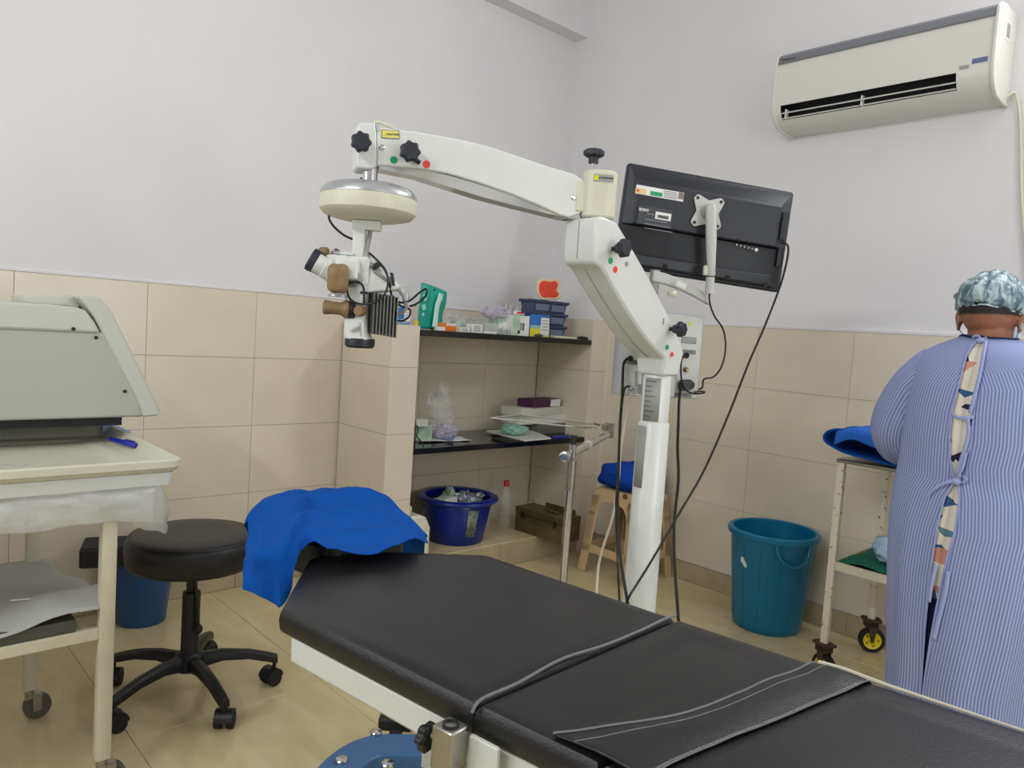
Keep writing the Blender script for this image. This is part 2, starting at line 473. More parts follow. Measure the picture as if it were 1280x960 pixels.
# skirting
bl = struct('baseboard_left', MB().box((XA+.002, .7, .046), (.006, 2.28, .092)), M['grout'], loc=(0, 0, 0))
tiles(bl, (XA+.012, 0, 0), (0, 1, 0), (0, 0, 1), span(-.44, 1.84, -.44, .6), [.001, .095], M['skirt'])
br = struct('baseboard_right', MB().box(((XA+.5)/2+.2, YB-.002, .046), (.5-XA-.4, .006, .092)), M['grout'], loc=(0, 0, 0))
tiles(br, (0, YB-.012, 0), (-1, 0, 0), (0, 0, 1), span(-.5, 2.775, -.5, .6), [.001, .095], M['skirt'])
# beam along the left wall
struct('trim_3', MB().box((XA+.05, (.6+YB)/2, (2.96+ZC)/2), (.1, YB-.6, ZC-2.96)), M['paint'])
# masonry piers of the built-in shelf
PX = -2.775
p1 = struct('trim_4', MB().box(((XA+PX)/2-.002, 1.915, .605), (PX-XA-.016, .134, 1.21)), M['grout'], loc=(0, 0, 0))
PR = [0.0, .425, .727, 1.028, 1.218]
tiles(p1, (0, 1.84, 0), (1, 0, 0), (0, 0, 1), [XA+.01, PX], PR, M['tile'])
tiles(p1, (PX, 0, 0), (0, 1, 0), (0, 0, 1), [1.84, 1.99], PR, M['pier'])
tiles(p1, (0, 1.99, 0), (-1, 0, 0), (0, 0, 1), [-PX+.008, -XA-.01], PR, M['tile'])
tiles(p1, (0, 0, 1.218), (1, 0, 0), (0, 1, 0), [XA+.01, PX], [1.84, 1.99], M['pier'])
p2 = struct('trim_5', MB().box(((XA+PX)/2-.002, 3.233, .655), (PX-XA-.016, .126, 1.31)), M['grout'], loc=(0, 0, 0))
PR2 = [0.0, .425, .727, 1.028, DZ]
tiles(p2, (0, 3.162, 0), (1, 0, 0), (0, 0, 1), [XA+.01, PX], PR2, M['tile'])
tiles(p2, (PX, 0, 0), (0, 1, 0), (0, 0, 1), [3.162, 3.297], PR2, M['pier'])
tiles(p2, (0, 0, DZ), (1, 0, 0), (0, 1, 0), [XA+.01, PX], [3.162, 3.297], M['pier'])
pl = struct('trim_6', MB().box(((XA+PX)/2-.01, 2.576, .06), (PX-XA-.02, 1.16, .12)), M['grout'], loc=(0, 0, 0))
tiles(pl, (0, 0, .13), (1, 0, 0), (0, 1, 0), [XA+.01, PX-.008], [1.992, 2.58, 3.16], M['floor'])
tiles(pl, (PX-.008, 0, 0), (0, 1, 0), (0, 0, 1), [1.992, 2.58, 3.16], [.001, .128], M['skirt'])
# granite shelves
tag(obj('granite_shelf', MB().box(((XA+PX)/2+.005, 2.576, 1.188), (PX-XA-.01, 1.164, .028)), M['granite'], bevel=.002), 'upper black granite shelf crowded with cartons and bags', 'shelf')
tag(obj('granite_shelf', MB().box(((XA+PX)/2+.005, 2.576, .643), (PX-XA-.01, 1.164, .028)), M['granite'], bevel=.002), 'lower black granite shelf with papers and metal box', 'shelf')
ZS1, ZS2, ZS3 = 1.2021, .6571, .1301

# fill light: windows added out of view to brighten the room -----------------------
def fill_window(n, c, ax, nrm, w_, h, power):
    c, ax, nrm = V(c), V(ax), V(nrm)
    fr = MB()
    for s_ in (-1, 1):
        fr.box(c+ax*s_*w_/2+nrm*.02, (.05, h+.05, .05), (ax, V((0, 0, 1)), nrm)).box(c+V((0, 0, s_*h/2))+nrm*.02, (w_+.05, .05, .05), (ax, V((0, 0, 1)), nrm))
    fr.box(c+nrm*.015, (.04, h, .03), (ax, V((0, 0, 1)), nrm))
    f = struct('window_%d' % n, fr, M['white'])
    struct('pane', MB().box(c+nrm*.008, (w_, h, .006), (ax, V((0, 0, 1)), nrm)), mat('daylit_frosted_pane', (235, 238, 240), .4, emit=(230, 238, 250), estr=.8), f)
    ld = bpy.data.lights.new('daylight', 'AREA'); ld.shape = 'RECTANGLE'; ld.size = w_; ld.size_y = h; ld.energy = power; ld.color = (.955, .985, 1.0)
    lo = bpy.data.objects.new('daylight', ld); COL.objects.link(lo)
    z = -nrm; x = V((0, 0, 1)).cross(z); m_ = Matrix((x, V((0, 0, 1)), z)).transposed().to_4x4(); m_.translation = c + nrm*.06
    lo.matrix_world = m_
fill_window(1, (-1.9, Y0, 1.65), (1, 0, 0), (0, 1, 0), 1.1, 1.2, FILL_1)
fill_window(2, (X1, 1.6, 1.45), (0, 1, 0), (-1, 0, 0), 1.3, 1.3, FILL_2)
# lamps -------------------------------------------------------------
def tube_lamp(c, ax, nrm, power, label):
    c, ax, nrm = V(c), V(ax), V(nrm)
    t = thing('tube_light', label, 'lamp', c)
    up = ax.cross(nrm)
    obj('batten', MB().box(c, (1.24, .04, .05), (ax, nrm, up)), M['white'], t, bevel=.003)
    gl = mat('lit_tube_glass', (240, 245, 255), .3, emit=(235, 242, 255), estr=4)
    obj('tube', MB().cyl(c+nrm*.045-ax*.58, c+nrm*.045+ax*.58, .013), gl, t)
    for s_ in (-1, 1): obj('end_cap', MB().box(c+nrm*.045+ax*s_*.595, (.03, .04, .035), (ax, nrm, up)), M['white'], t)
    ld = bpy.data.lights.new('tube_lamp', 'AREA'); ld.shape = 'RECTANGLE'; ld.size = 1.15; ld.size_y = .05; ld.energy = power; ld.color = (.975, .995, 1.0)
    lo = bpy.data.objects.new('tube_lamp', ld); COL.objects.link(lo)
    d = (nrm + V((0, 0, -.25))).normalized()
    z = -d; x = ax; y = z.cross(x).normalized(); x = y.cross(z)
    mt = Matrix((x, y, z)).transposed().to_4x4(); mt.translation = nrm*.07
    lo.parent = t; lo.matrix_local = mt
tube_lamp((-.1, YB-.03, 2.95), (1, 0, 0), (0, -1, 0), TUBE_B, 'lit fluorescent tube batten on the right wall above the gowned person')
tube_lamp((-.75, Y0+.03, 2.72), (-1, 0, 0), (0, 1, 0), TUBE_C, 'lit fluorescent tube batten on the wall behind the viewer')
tube_lamp((X1-.03, .6, 2.9), (0, 1, 0), (-1, 0, 0), TUBE_D, 'lit fluorescent tube batten on the far side wall')
#PART2
# ================================================================== AIR CONDITIONER
def ac():
    x0, x1 = -1.765, -.905
    t = thing('air_conditioner', 'white split air conditioner mounted high on the right wall', 'air conditioner', ((x0+x1)/2, YB, 2.2))
    prof = [(3.3, 2.52), (3.16, 2.52), (3.12, 2.512), (3.098, 2.494), (3.093, 2.45), (3.092, 2.36), (3.094, 2.285), (3.101, 2.258), (3.119, 2.228), (3.16, 2.202), (3.22, 2.195), (3.3, 2.195)]
    def pr(o, xa, xb, scale=1.0):
        return MB().prism([(xa, y, z) for y, z in prof], (xb-xa, 0, 0))
    # body with a real outlet slot: build by rings, leaving out the slot span in the middle
    xs = [x0+.012, x0+.04, x1-.125, x1-.012]
    mb = MB(); n = len(prof); slot = (7, 8)
    vs = [(x, y, z) for x in xs for y, z in prof]; fs = []
    for i in range(3):
        for j in range(n):
            if i == 1 and j in (6, 7): continue
            fs.append((i*n+j, i*n+(j+1) % n, (i+1)*n+(j+1) % n, (i+1)*n+j))
    fs.append(tuple(range(n))); fs.append(tuple(3*n+j for j in range(n)))
    mb.add(vs, fs)
    # duct behind the slot
    o = len(mb.v); a, b = prof[6], prof[8]
    d = .07
    q = []
    for x in (xs[1], xs[2]):
        q += [V((x, a[0], a[1])), V((x, prof[7][0], prof[7][1])), V((x, b[0], b[1])), V((x, b[0]+d, b[1]+.03)), V((x, a[0]+d, a[1]+.02))]
    obj('outlet_duct', MB().add(q, [(3, 4, 9, 8), (0, 5, 9, 4), (2, 3, 8, 7), (0, 4, 3, 2, 1), (5, 6, 7, 8, 9)]), M['dark'], t)
    obj('body', mb, M['acb'], t, sharp=30)
    for xa, xb in ((x0, x0+.013), (x1-.013, x1)):
        big = [(3.3, 2.525), (3.155, 2.525), (3.112, 2.517), (3.09, 2.496), (3.085, 2.45), (3.084, 2.36), (3.086, 2.295), (3.096, 2.252), (3.12, 2.217), (3.157, 2.195), (3.22, 2.188), (3.3, 2.188)]
        obj('side_cover', MB().prism([(xa, y, z) for y, z in big], (xb-xa, 0, 0)), M['acb'], t, bevel=.003)
    # silver strip along the top of the panel
    st = obj('top_strip', MB().prism([(x0+.014, 3.094, 2.468), (x0+.014, 3.09, 2.468), (x0+.014, 3.0935, 2.495), (x0+.014, 3.108, 2.508), (x0+.014, 3.112, 2.503)], (x1-x0-.028, 0, 0)), M['acs'], t)
    st['label'] = 'grey metallic strip along the top edge'
    text('Panasonic', .016, (x0+.06, 3.0905, 2.48), (1, 0, 0), (0, .25, 1), M['ink'], t)
    for k in range(2):
        z = 2.256 - k*.02; y = 3.104 + k*.012
        obj('louvre', MB().box(((xs[1]+xs[2])/2, y+.006, z), (xs[2]-xs[1]-.004, .022, .004), (V((1, 0, 0)), V((0, .8, .35)).normalized(), V((0, -.35, .8)).normalized())), M['acb'], t)
    for x in (xs[1]+.02, (xs[1]+xs[2])/2):
        obj('louvre_bracket', MB().box((x, 3.116, 2.25), (.006, .02, .04)), M['acb'], t)
    obj('badge', plate((x1-.05, 3.0925, 2.315), .05, .018, (1, 0, 0), (0, 0, 1)), mat('badge_blue', (96, 104, 150), .4), t)
    for i, (dx, z, w_, h) in enumerate(((-.1, 2.3, .03, .014), (-.085, 2.272, .012, .006), (-.1, 2.258, .035, .002), (-.08, 2.246, .022, .004))):
        y = 3.0925 if z > 2.28 else 3.0985 + (2.275-z)*.5
        obj('indicator_mark', plate((x1+dx, y, z), w_, h, (1, 0, 0), (0, -.1 if z > 2.28 else -.35, 1)), M['label'], t)
    lb = obj('rating_label', plate((x1, 3.2, 2.44), .05, .07, (0, 1, 0), (0, 0, 1)), M['paper'], t)
    obj('rating_print', plate((x1+.001, 3.2, 2.44), .036, .05, (0, 1, 0), (0, 0, 1), .0006), M['label'], t)
    obj('panel_seam', MB().tube([(x1-.013, 3.0905, 2.464), (x0+.013, 3.0905, 2.464)], .0015, 6), M['acs'], t)
    c = MB().tube([V((x1-.02, 3.25, 2.2)), on('y', 3.28, 1267, 116), on('y', 3.285, 1272, 126), on('y', 3.29, 1275, 150), on('y', 3.29, 1276, 185), on('y', 3.29, 1277, 240), on('y', 3.29, 1281, 300), on('y', 3.29, 1286, 370), on('y', 3.285, 1288, 420)], .006, 8, smooth=5)
    tag(obj('power_cable', c, M['wcable']), 'white power cable running down the right wall from the air conditioner', 'cable')
ac()

# ================================================================== STOOL (round, on castors)
def castor_stool():
    cx, cy = -2.345, .862
    t = thing('castor_stool', 'round black vinyl stool on a five-legged castor base', 'stool', (cx, cy, 0))
    zt = .53
    obj('seat', MB().lathe([(.0, zt-.003), (.1, zt), (.165, zt-.002), (.184, zt-.009), (.195, zt-.026), (.197, zt-.05), (.193, zt-.085), (.186, zt-.097), (.15, zt-.1), (0, zt-.1)], (cx, cy, 0), n=64), M['seatv'], t, sharp=60)
    obj('seat_seam', MB().lathe([(.1835, zt-.0095), (.186, zt-.0075), (.1885, zt-.0115), (.186, zt-.014)], (cx, cy, 0), n=64, cap=False), M['seatv'], t)
    obj('mounting_plate', MB().box((cx, cy, zt-.105), (.16, .16, .01)), M['bpl'], t)
    obj('gas_piston', MB().cyl((cx, cy, .3), (cx, cy, zt-.1), .0165, n=24), M['bpl'], t)
    obj('column', MB().lathe([(.02, .34), (.026, .338), (.027, .33), (.027, .13), (.03, .12), (.03, .1)], (cx, cy, 0), n=24), M['bpl'], t)
    lv = MB().tube([(cx+.01, cy-.01, zt-.11), (cx+.03, cy+.0, zt-.16), (cx+.04, cy+.005, zt-.24), (cx+.045, cy+.008, zt-.29)], .005, 8, smooth=4)
    lv.ell((cx+.046, cy+.008, zt-.3), (.013, .013, .016))
    obj('height_lever', lv, M['bpl'], t)
    obj('hub', MB().lathe([(.03, .085), (.045, .09), (.045, .13), (.032, .145), (0, .145)], (cx, cy, 0), n=24), M['bpl'], t)
    for k in range(5):
        a = math.radians(2 + 72*k); d = V((math.cos(a), math.sin(a), 0)); s_ = V((-d.y, d.x, 0)); o = V((cx, cy, 0))
        rings = []
        for r, z, w_, h in ((.03, .115, .022, .022), (.1, .122, .019, .016), (.18, .112, .017, .014), (.24, .094, .016, .014), (.272, .083, .014, .013)):
            c = o + d*r + V((0, 0, z))
            rings.append([c + s_*w_ - V((0, 0, h)), c + s_*w_*.9 + V((0, 0, h*.4)), c + s_*w_*.45 + V((0, 0, h)), c - s_*w_*.45 + V((0, 0, h)), c - s_*w_*.9 + V((0, 0, h*.4)), c - s_*w_ - V((0, 0, h))])
        lg = obj('leg', MB().loft(rings, True), M['bpl'], t, bevel=.002)
        c = o + d*.263
        th = a + (.9, 2.1, -.5, .3, 1.4)[k]; wv = V((math.cos(th), math.sin(th), 0)); fw = V((-wv.y, wv.x, 0))
        ca = MB().cyl(c+V((0, 0, .05)), c+V((0, 0, .085)), .006)
        c2 = c + fw*.012
        ca.rbox(c2+V((0, 0, .044)), (.014, .036, .03), (wv, fw, V((0, 0, 1))), r=.006)
        hood = []
        for i in range(9):
            q = PI*i/8
            hood.append((c2 + fw*math.cos(q)*.03 + V((0, 0, .028+math.sin(q)*.03))))
        ca.prism([p-wv*.026 for p in hood], wv*.052)
        cs = obj('castor', ca, M['bpl'], lg)
        for s2 in (-1, 1):
            wl_ = MB().cyl(c2+wv*s2*.008+V((0, 0, .0245)), c2+wv*s2*.028+V((0, 0, .0245)), .0245, n=24)
            obj('wheel', wl_, M['rubber'], lg, bevel=.003)
castor_stool()

# ================================================================== LEFT TROLLEY with the grey machine
def left_trolley():
    t = thing('instrument_trolley', 'cream two-tier trolley under the grey machine at the left edge', 'trolley', (-2.2, .2, 0))
    x0, x1, y0, y1, zt = -2.54, -1.9, -.38, .67, .85
    # moulded tray with raised rim
    def rect(a, b, c, d, z, r=.02, n=5):
        out = []
        for q, (cx, cy) in enumerate(((b-r, d-r), (a+r, d-r), (a+r, c+r), (b-r, c+r))):
            for i in range(n+1):
                an = q*PI/2 + i*PI/2/n
                out.append(V((cx+r*math.cos(an), cy+r*math.sin(an), z)))
        return out
    R_ = [rect(x0+.02, x1-.02, y0+.02, y1-.02, zt-.036, .02), rect(x0+.008, x1-.008, y0+.008, y1-.008, zt-.03, .03), rect(x0+.004, x1-.004, y0+.004, y1-.004, zt-.022, .03), rect(x0, x1, y0, y1, zt-.02, .035), rect(x0, x1, y0, y1, zt-.004, .035),
          rect(x0+.006, x1-.006, y0+.006, y1-.006, zt, .032), rect(x0+.016, x1-.016, y0+.016, y1-.016, zt-.002, .03), rect(x0+.034, x1-.034, y0+.034, y1-.034, zt-.027, .025),
          rect(x0+.062, x1-.062, y0+.062, y1-.062, zt-.029, .02), rect(x0+.1, x1-.1, y0+.11, y1-.11, zt-.029, .02), rect(x0+.105, x1-.105, y0+.115, y1-.115, zt-.033, .02)]
    obj('tray', MB().loft(R_, True), M['cream2'], t, sharp=50)
    obj('tray_apron', MB().loft([rect(x0+.022, x1-.018, y0+.02, y1-.024, zt-.066, .012), rect(x0+.014, x1-.014, y0+.012, y1-.02, zt-.034, .012)], True), M['white'], t)
    for i in range(2):
        obj('scratch_mark', MB().box((x1-.26+i*.03, .28+.03*i, zt-.0325), (.003, .14, .001), (V((.9, -.35, 0)), V((.35, .9, 0)), V((0, 0, 1)))), M['inkg'], t)
    lx, ly = (-2.46, -1.975), (-.2, .52)
    for x in lx:
        for y in ly:
            yy = y if x > -2.2 else (.45 if y > 0 else y)
            lg = obj('leg', MB().rbox((x, yy, (.09+zt-.08)/2), (.034, .034, zt-.08-.09), r=.003, n=2), M['cream'], t)
            c = V((x, yy, 0))
            obj('castor_stem', MB().cyl(c+V((0, 0, .06)), c+V((0, 0, .1)), .012).box(c+V((0, .01, .07)), (.03, .04, .012)), M['steel'], lg)
            obj('wheel', MB().cyl(c+V((-.013, .02, .036)), c+V((.013, .02, .036)), .036, n=24), mat('grey_wheel', (92, 90, 86), .6), lg, bevel=.003)
            [obj('wheel_fork', MB().box(c+V((q_, .018, .05)), (.003, .022, .05)), M['steel'], lg) for q_ in (-.017, .017)]
    # rails
    zs = .415
    for x, yy in ((-1.975, .52), (-2.46, .45)):
        obj('side_rail', MB().box((x, (yy-.2)/2, zs), (.02, yy+.2-.034, .028)), M['cream'], t, bevel=.002)
    obj('end_rail', MB().box((-2.217, .46, zs), (.45, .02, .028)), M['cream'], t)
    obj('top_rail', MB().box((-1.975, .16, zt-.1), (.02, .686, .03)), M['cream'], t)
    obj('lower_shelf', MB().box((-2.217, .135, zs+.03), (.49, .64, .03)), mat('dark_shelf', (84, 84, 78), .5), t, bevel=.003)
    # crepe paper on the lower shelf
    ctrl = []
    for i in range(7):
        x = -2.47 + .08*i + (.03 if i == 6 else 0)
        row = []
        for j in range(9):
            y = -.2 + .69*j/8 + (.04 if j == 8 and i > 2 else 0)
            z = zs + .052 + (.01*random.random()) - (.02 if i == 6 else 0) + (.028 if (j >= 7 and i >= 5) else 0)
            row.append((x, y, z))
        ctrl.append(row)
    P = wrinkle(net(ctrl, 4, 4), .004, 14)
    tag(obj('crepe_sheet', MB().grid(P), mat('grey_crepe', (176, 176, 172), .9), solid=.0015), 'thin grey-white crepe sheet covering the lower trolley shelf', 'sheet')
    sw = MB().cyl((-2.1, .34, zs+.075), (-2.06, .42, zs+.08), .0016).ell((-2.059, .424, zs+.08), (.004, .006, .004))
    tag(obj('cotton_swab', sw, M['paper']), 'thin white cotton swab lying on the crepe sheet', 'swab')
    # film hanging under the tray
    def film(pts, name, label):
        P = wrinkle(wrinkle(net(pts, 8, 8), .006, 16, 3), .003, 45, 1)
        tag(obj(name, MB().grid(P), M['film'], solid=.0008), label, 'plastic sheet')
    z0 = zt-.069
    film([[(-1.93, -.3+.13*j, z0+.004) for j in range(8)], [(-1.925, -.3+.13*j, z0-.03) for j in range(8)],
          [(-1.94, -.3+.13*j, z0-.055-(.012 if j % 2 else 0)-.004*j) for j in range(8)]], 'plastic_film', 'crinkled clear film hanging under the front edge of the tray')
    film([[(-1.95, .52, z0+.002), (-1.96, .58, z0+.002), (-2.0, .63, z0+.002), (-2.08, .638, z0+.002)],
          [(-1.94, .53, z0-.05), (-1.95, .6, z0-.04), (-2.0, .66, z0-.05), (-2.08, .67, z0-.04)],
          [(-1.955, .56, z0-.09), (-1.96, .62, z0-.08), (-2.01, .67, z0-.1), (-2.08, .68, z0-.08)],
          [(-1.97, .6, z0-.12), (-1.975, .64, z0-.13), (-2.02, .67, z0-.15), (-2.07, .68, z0-.12)]], 'plastic_film', 'bunched clear film corner hanging beside the tray leg')
    # pen
    a, b = on('z', zt-.012, 139, 549), on('z', zt-.012, 170, 557)
    d = (b-a).normalized()
    pn = thing('pen', 'dark blue capped pen lying in the corner of the tray', 'pen', a)
    obj('barrel', MB().cyl(a, a+d*.075, .0075, n=14), M['penb'], pn)
    obj('cap', MB().lathe([(.0085, 0), (.0085, .055), (.006, .06), (0, .06)], a+d*.07, d, n=14), mat('pen_cap', (40, 44, 150), .25), pn)
    obj('clip', MB().box(a+d*.1+V((0, 0, .0105)), (.045, .004, .002), (d, V((-d.y, d.x, 0)), V((0, 0, 1)))), M['penb'], pn)
    # pale blue wrapper behind the tray
    q = [[on('x', -2.5, 128+7*i, 524+3*i+8*j) for i in range(6)] for j in range(3)]
    tag(obj('paper_wrapper', MB().grid(wrinkle(net(q, 3, 3), .004, 20)), mat('pale_blue_wrap', (150, 170, 214), .6), solid=.001), 'pale blue wrapper showing behind the corner of the tray', 'wrapper')
    # machine ---------------------------------------------------
    m = thing('surgical_console', 'large grey sloped medical console on its own pedestal behind the trolley tray', 'machine', (-2.66, -.2, 0))
    xf = -2.3
    def q(px, py, x=xf): p = on('x', x, px, py); return (p.x, p.y, p.z)
    yl = -.35
    def L(z): return (xf, yl, z)
    body = [L(.9), q(179, 521), q(175, 503), q(161, 474), q(130, 415), L(1.14)]
    obj('body', MB().prism(body, (-.26, 0, 0)), M['devg'], m, bevel=.006, sharp=50)
    shell = [q(98, 371), q(112, 370), q(125, 373), q(137, 385), q(146, 402), q(172, 455), q(197, 506), q(200, 514), q(197, 520), q(178, 521), q(172, 502), q(158, 474), q(128, 417), q(118, 398), q(107, 382)]
    obj('end_shell', MB().prism([V(p)+V((.002, 0, 0)) for p in shell], (-.27, 0, 0)), M['devl'], m, bevel=.005, sharp=40)
    cover = [L(1.138), q(60, 414), q(126, 417), q(118, 402), q(107, 388), q(96, 384), q(60, 380), L(1.21)]
    obj('top_cover', MB().prism([V(p)+V((.006, 0, 0)) for p in cover], (-.25, 0, 0)), M['devl'], m, bevel=.008, sharp=40)
    lid = [q(36, 369.5), q(100, 370.5), q(108, 384), q(102, 386), q(90, 383), q(36, 379)]
    obj('rear_lid', MB().prism([V(p)+V((-.06, 0, 0)) for p in lid], (-.19, 0, 0)), M['devl'], m, bevel=.003)
    for px, py in ((91, 411), (120, 422), (156, 489)):
        c = V(q(px, py))+V((.006, 0, 0)) if py < 415 else V(q(px, py))
        obj('screw', MB().cyl(c-V((.002, 0, 0)), c+V((.003, 0, 0)), .005, n=12), M['ink'], m)
    obj('base_slab', MB().box((-2.52, .14, .888), (.38, 1.0, .023)), M['dark'], m)  # support coloured dark to stand in for the shaded gap under the console
    obj('pedestal', MB().rbox((-2.66, -.2, .465), (.12, .3, .836), r=.02), M['devg'], m)
    obj('pedestal_foot', MB().rbox((-2.66, -.2, .025), (.4, .45, .045), r=.03), M['devg'], m)
left_trolley()

# ================================================================== BIN at the far left
def small_bin():
    c = V((-3.02, .93, 0))
    c = V((-3.035, .925, 0))
    t = thing('waste_bin', 'dark blue plastic waste bin against the left wall behind the stool', 'bin', c)
    obj('body', MB().lathe([(.085, 0), (.088, .003), (.112, .235), (.118, .24), (.118, .25), (.108, .25), (.104, .235), (.082, .01), (0, .01)], c, n=40), M['bin'], t)
    for k in range(10):
        a = 2*PI*k/10
        d = V((math.cos(a), math.sin(a), 0))
        obj('rib', MB().tube([c+d*.087+V((0, 0, .02)), c+d*.1105+V((0, 0, .225))], .0022, 6), M['bin'], t)
    b = thing('foot_pedal_box', 'black plastic box lying across the dark blue waste bin', 'box', (-2.98, .86, .2505))
    ax = (V((.32, .947, 0)), V((-.947, .32, 0)), V((0, 0, 1)))
    obj('body', MB().rbox((-3.02, .89, .2855), (.36, .16, .07), ax, r=.012), M['bpl'], b)
    obj('lid', MB().rbox((-3.02, .89, .323), (.35, .15, .006), ax, r=.01), M['dark'], b)
small_bin()

# ================================================================== OPERATING TABLE
def bed():
    t = thing('operating_table', 'white-framed operating table with black vinyl mattress in the foreground', 'operating table', (-.5, .9, 0))
    zt = .726; th = .046
    def mattress(poly, name, rnd=.012, m=M['vinyl']):
        n = len(poly)
        cx = sum(p[0] for p in poly)/n; cy = sum(p[1] for p in poly)/n
        poly = [V((p[0], p[1], 0)) for p in poly]
        def ins(d, z):
            out = []
            for i in range(n):
                p0, p, p2 = poly[i-1], poly[i], poly[(i+1) % n]
                e1 = (p-p0).normalized(); e2 = (p2-p).normalized()
                n1 = V((-e1.y, e1.x, 0)); n2 = V((-e2.y, e2.x, 0))
                b = (n1+n2).normalized(); k = d/max(.3, b.dot(n1))
                out.append(p + b*k + V((0, 0, z)))
            return out
        rings = [ins(.004, zt-th), ins(0, zt-th+.006), ins(-.002, zt-th*.5), ins(0, zt-.012), ins(.005, zt-.004), ins(.014, zt), ins(.035, zt+.0005), ins(.06, zt-.0025), ins(.085, zt-.001)]
        return obj(name, MB().loft(rings, True), m, t, sharp=30)
    s1 = [(-1.168, .58), (-.722, .64), (-.752, 1.138), (-1.215, 1.09), (-1.298, .98), (-1.39, .85), (-1.388, .745)]
    s2 = [(-.718, .641), (-.53, .669), (-.464, 1.175), (-.748, 1.139)]
    s3 = [(-.528, .67), (.55, .83), (.48, 1.318), (-.462, 1.176)]
    mattress(s1, 'mattress'); mattress(s2, 'mattress'); mattress(s3, 'mattress')
    # piping at the seam, raised into a soft lip
    pts = [V((-.716, .632, zt-.01)), V((-.718, .65, zt+.003)), V((-.722, .72, zt+.004)), V((-.742, .83, zt+.003)), V((-.738, .93, zt+.003)), V((-.742, 1.03, zt+.004)), V((-.746, 1.095, zt+.006)), V((-.75, 1.137, zt+.003))]
    plab(obj('piping', MB().tube(pts, .0024, 8, smooth=6), M['piping'], t), 'grey piping along the mattress joint')
    # vinyl flap strap over the second joint
    def flap(x, k): return V((x[0], x[1], zt+.003+k))
    L_ = [(-.60, .665), (-.57, .735), (-.535, .83), (-.52, .93), (-.515, 1.03), (-.505, 1.105), (-.5, 1.156), (-.499, 1.17)]
    R_ = [(-.47, .684), (-.472, .735), (-.462, .83), (-.448, .93), (-.437, 1.03), (-.428, 1.105), (-.42, 1.166), (-.42, 1.18)]
    rows = []
    for i in range(8):
        l, r_ = V((*L_[i], 0)), V((*R_[i], 0))
        k = -.028 if i == 7 else (.0 if i < 7 else 0)
        rows.append([flap(l.lerp(r_, s_), k + .004*math.sin(PI*s_)) for s_ in (0, .33, .66, 1)])
    P = wrinkle(net(rows, 5, 4), .0012, 18)
    plab(obj('joint_flap', MB().grid(P), M['vinyl'], t, solid=.003), 'dark vinyl flap stitched across the mattress joint')
    e1 = [P[i][0]+V((0, 0, .002)) for i in range(len(P))]; e2 = [P[i][-1]+V((0, 0, .0015)) for i in range(len(P))]
    obj('flap_edging', MB().tube(e1, .0018, 6), M['piping'], t); obj('flap_edging', MB().tube(e2, .0011, 6), M['piping'], t)
    e3 = [P[i][3]+V((0, 0, .0015)) for i in range(len(P))]
    obj('flap_edging', MB().tube(e3, .0008, 6), M['piping'], t)
    # pale fabric edge peeping out on the far side
    far = [V((-.505, 1.181, zt-.004)), V((-.47, 1.185, zt-.002)), V((-.4, 1.195, zt-.004)), V((-.25, 1.216, zt-.006)), V((0, 1.253, zt-.008)), V((.48, 1.324, zt-.01))]
    obj('cover_edge', MB().tube(far, [.005]*2+[.003]+[.002]*3, 6), mat('cover_edge_cloth', (196, 192, 170), .8), t)
    # steel/white deck under the mattress
    d = V((.9894, .1451, 0)).normalized(); s_ = V((-d.y, d.x, 0)); Z = V((0, 0, 1))
    def deck(a, b, y_in, name):
        A = V((a, .575+(a+1.155)*.1475, 0)) ; B = V((b, .575+(b+1.155)*.1475, 0))
        poly = [A+s_*y_in, B+s_*y_in, B+s_*(.52-y_in), A+s_*(.52-y_in)]
        return poly
    poly = [V((-1.145, .59, 0)), V((-.73, .645, 0)), V((-.765, 1.145, 0)), V((-1.2, 1.09, 0)), V((-1.3, .96, 0)), V((-1.36, .85, 0)), V((-1.36, .76, 0))]
    zb = .632
    obj('deck', MB().prism([p+V((0, 0, zb)) for p in poly], (0, 0, zt-th-zb-.001)), M['white'], t, bevel=.006)
    poly = deck(-.722, .5, .01, '')
    obj('deck', MB().prism([p+V((0, 0, zb)) for p in poly], (0, 0, zt-th-zb-.001)), M['white'], t, bevel=.004)
    # headrest block under the drape
    hb = obj('headrest', MB().rbox(V((-1.475, .875, .712)), (.2, .25, .075), (d, s_, Z), r=.05, n=6), M['vinyl'], t)
    [obj('headrest_bar', MB().cyl((-1.45, y_, .655), (-1.3, y_+.01, .655), .012), M['chrome'], t) for y_ in (.83, .9)]
    # side clamp with knob
    c = on('y', .6, 563, 931); c = V((-.775, .612, .655))
    c = at(562, 931, .985)
    nn = -s_
    cl = obj('side_clamp', MB().rbox(c+V((0, 0, -.002)), (.036, .034, .058), (d, nn, Z), r=.003, n=2), M['steel'], t)
    obj('clamp_bore', MB().lathe([(.0115, -.01), (.0115, .0015), (.009, .0015), (.009, -.01)], c+V((0, 0, .028)), n=20, cap=False), M['ink'], cl)
    obj('clamp_block', MB().rbox(c+d*.043+s_*.02+V((0, 0, -.008)), (.05, .008, .046), (d, nn, Z), r=.003, n=2), M['white'], cl)
    kc = c - d*.02
    obj('clamp_screw', MB().cyl(kc, kc-d*.022, .006, n=12), M['steel'], cl)
    obj('knob', star_knob(kc-d*.012+V((0, 0, -.006)), -d, .02, .018, 6, .2), M['bpl'], cl)
    obj('support_plate', MB().box(V((-.76, .66, .61)), (.14, .02, .05), (d, nn, Z)), M['devg'], t)
    # pedestal
    pc = V((-.42, .98, 0))
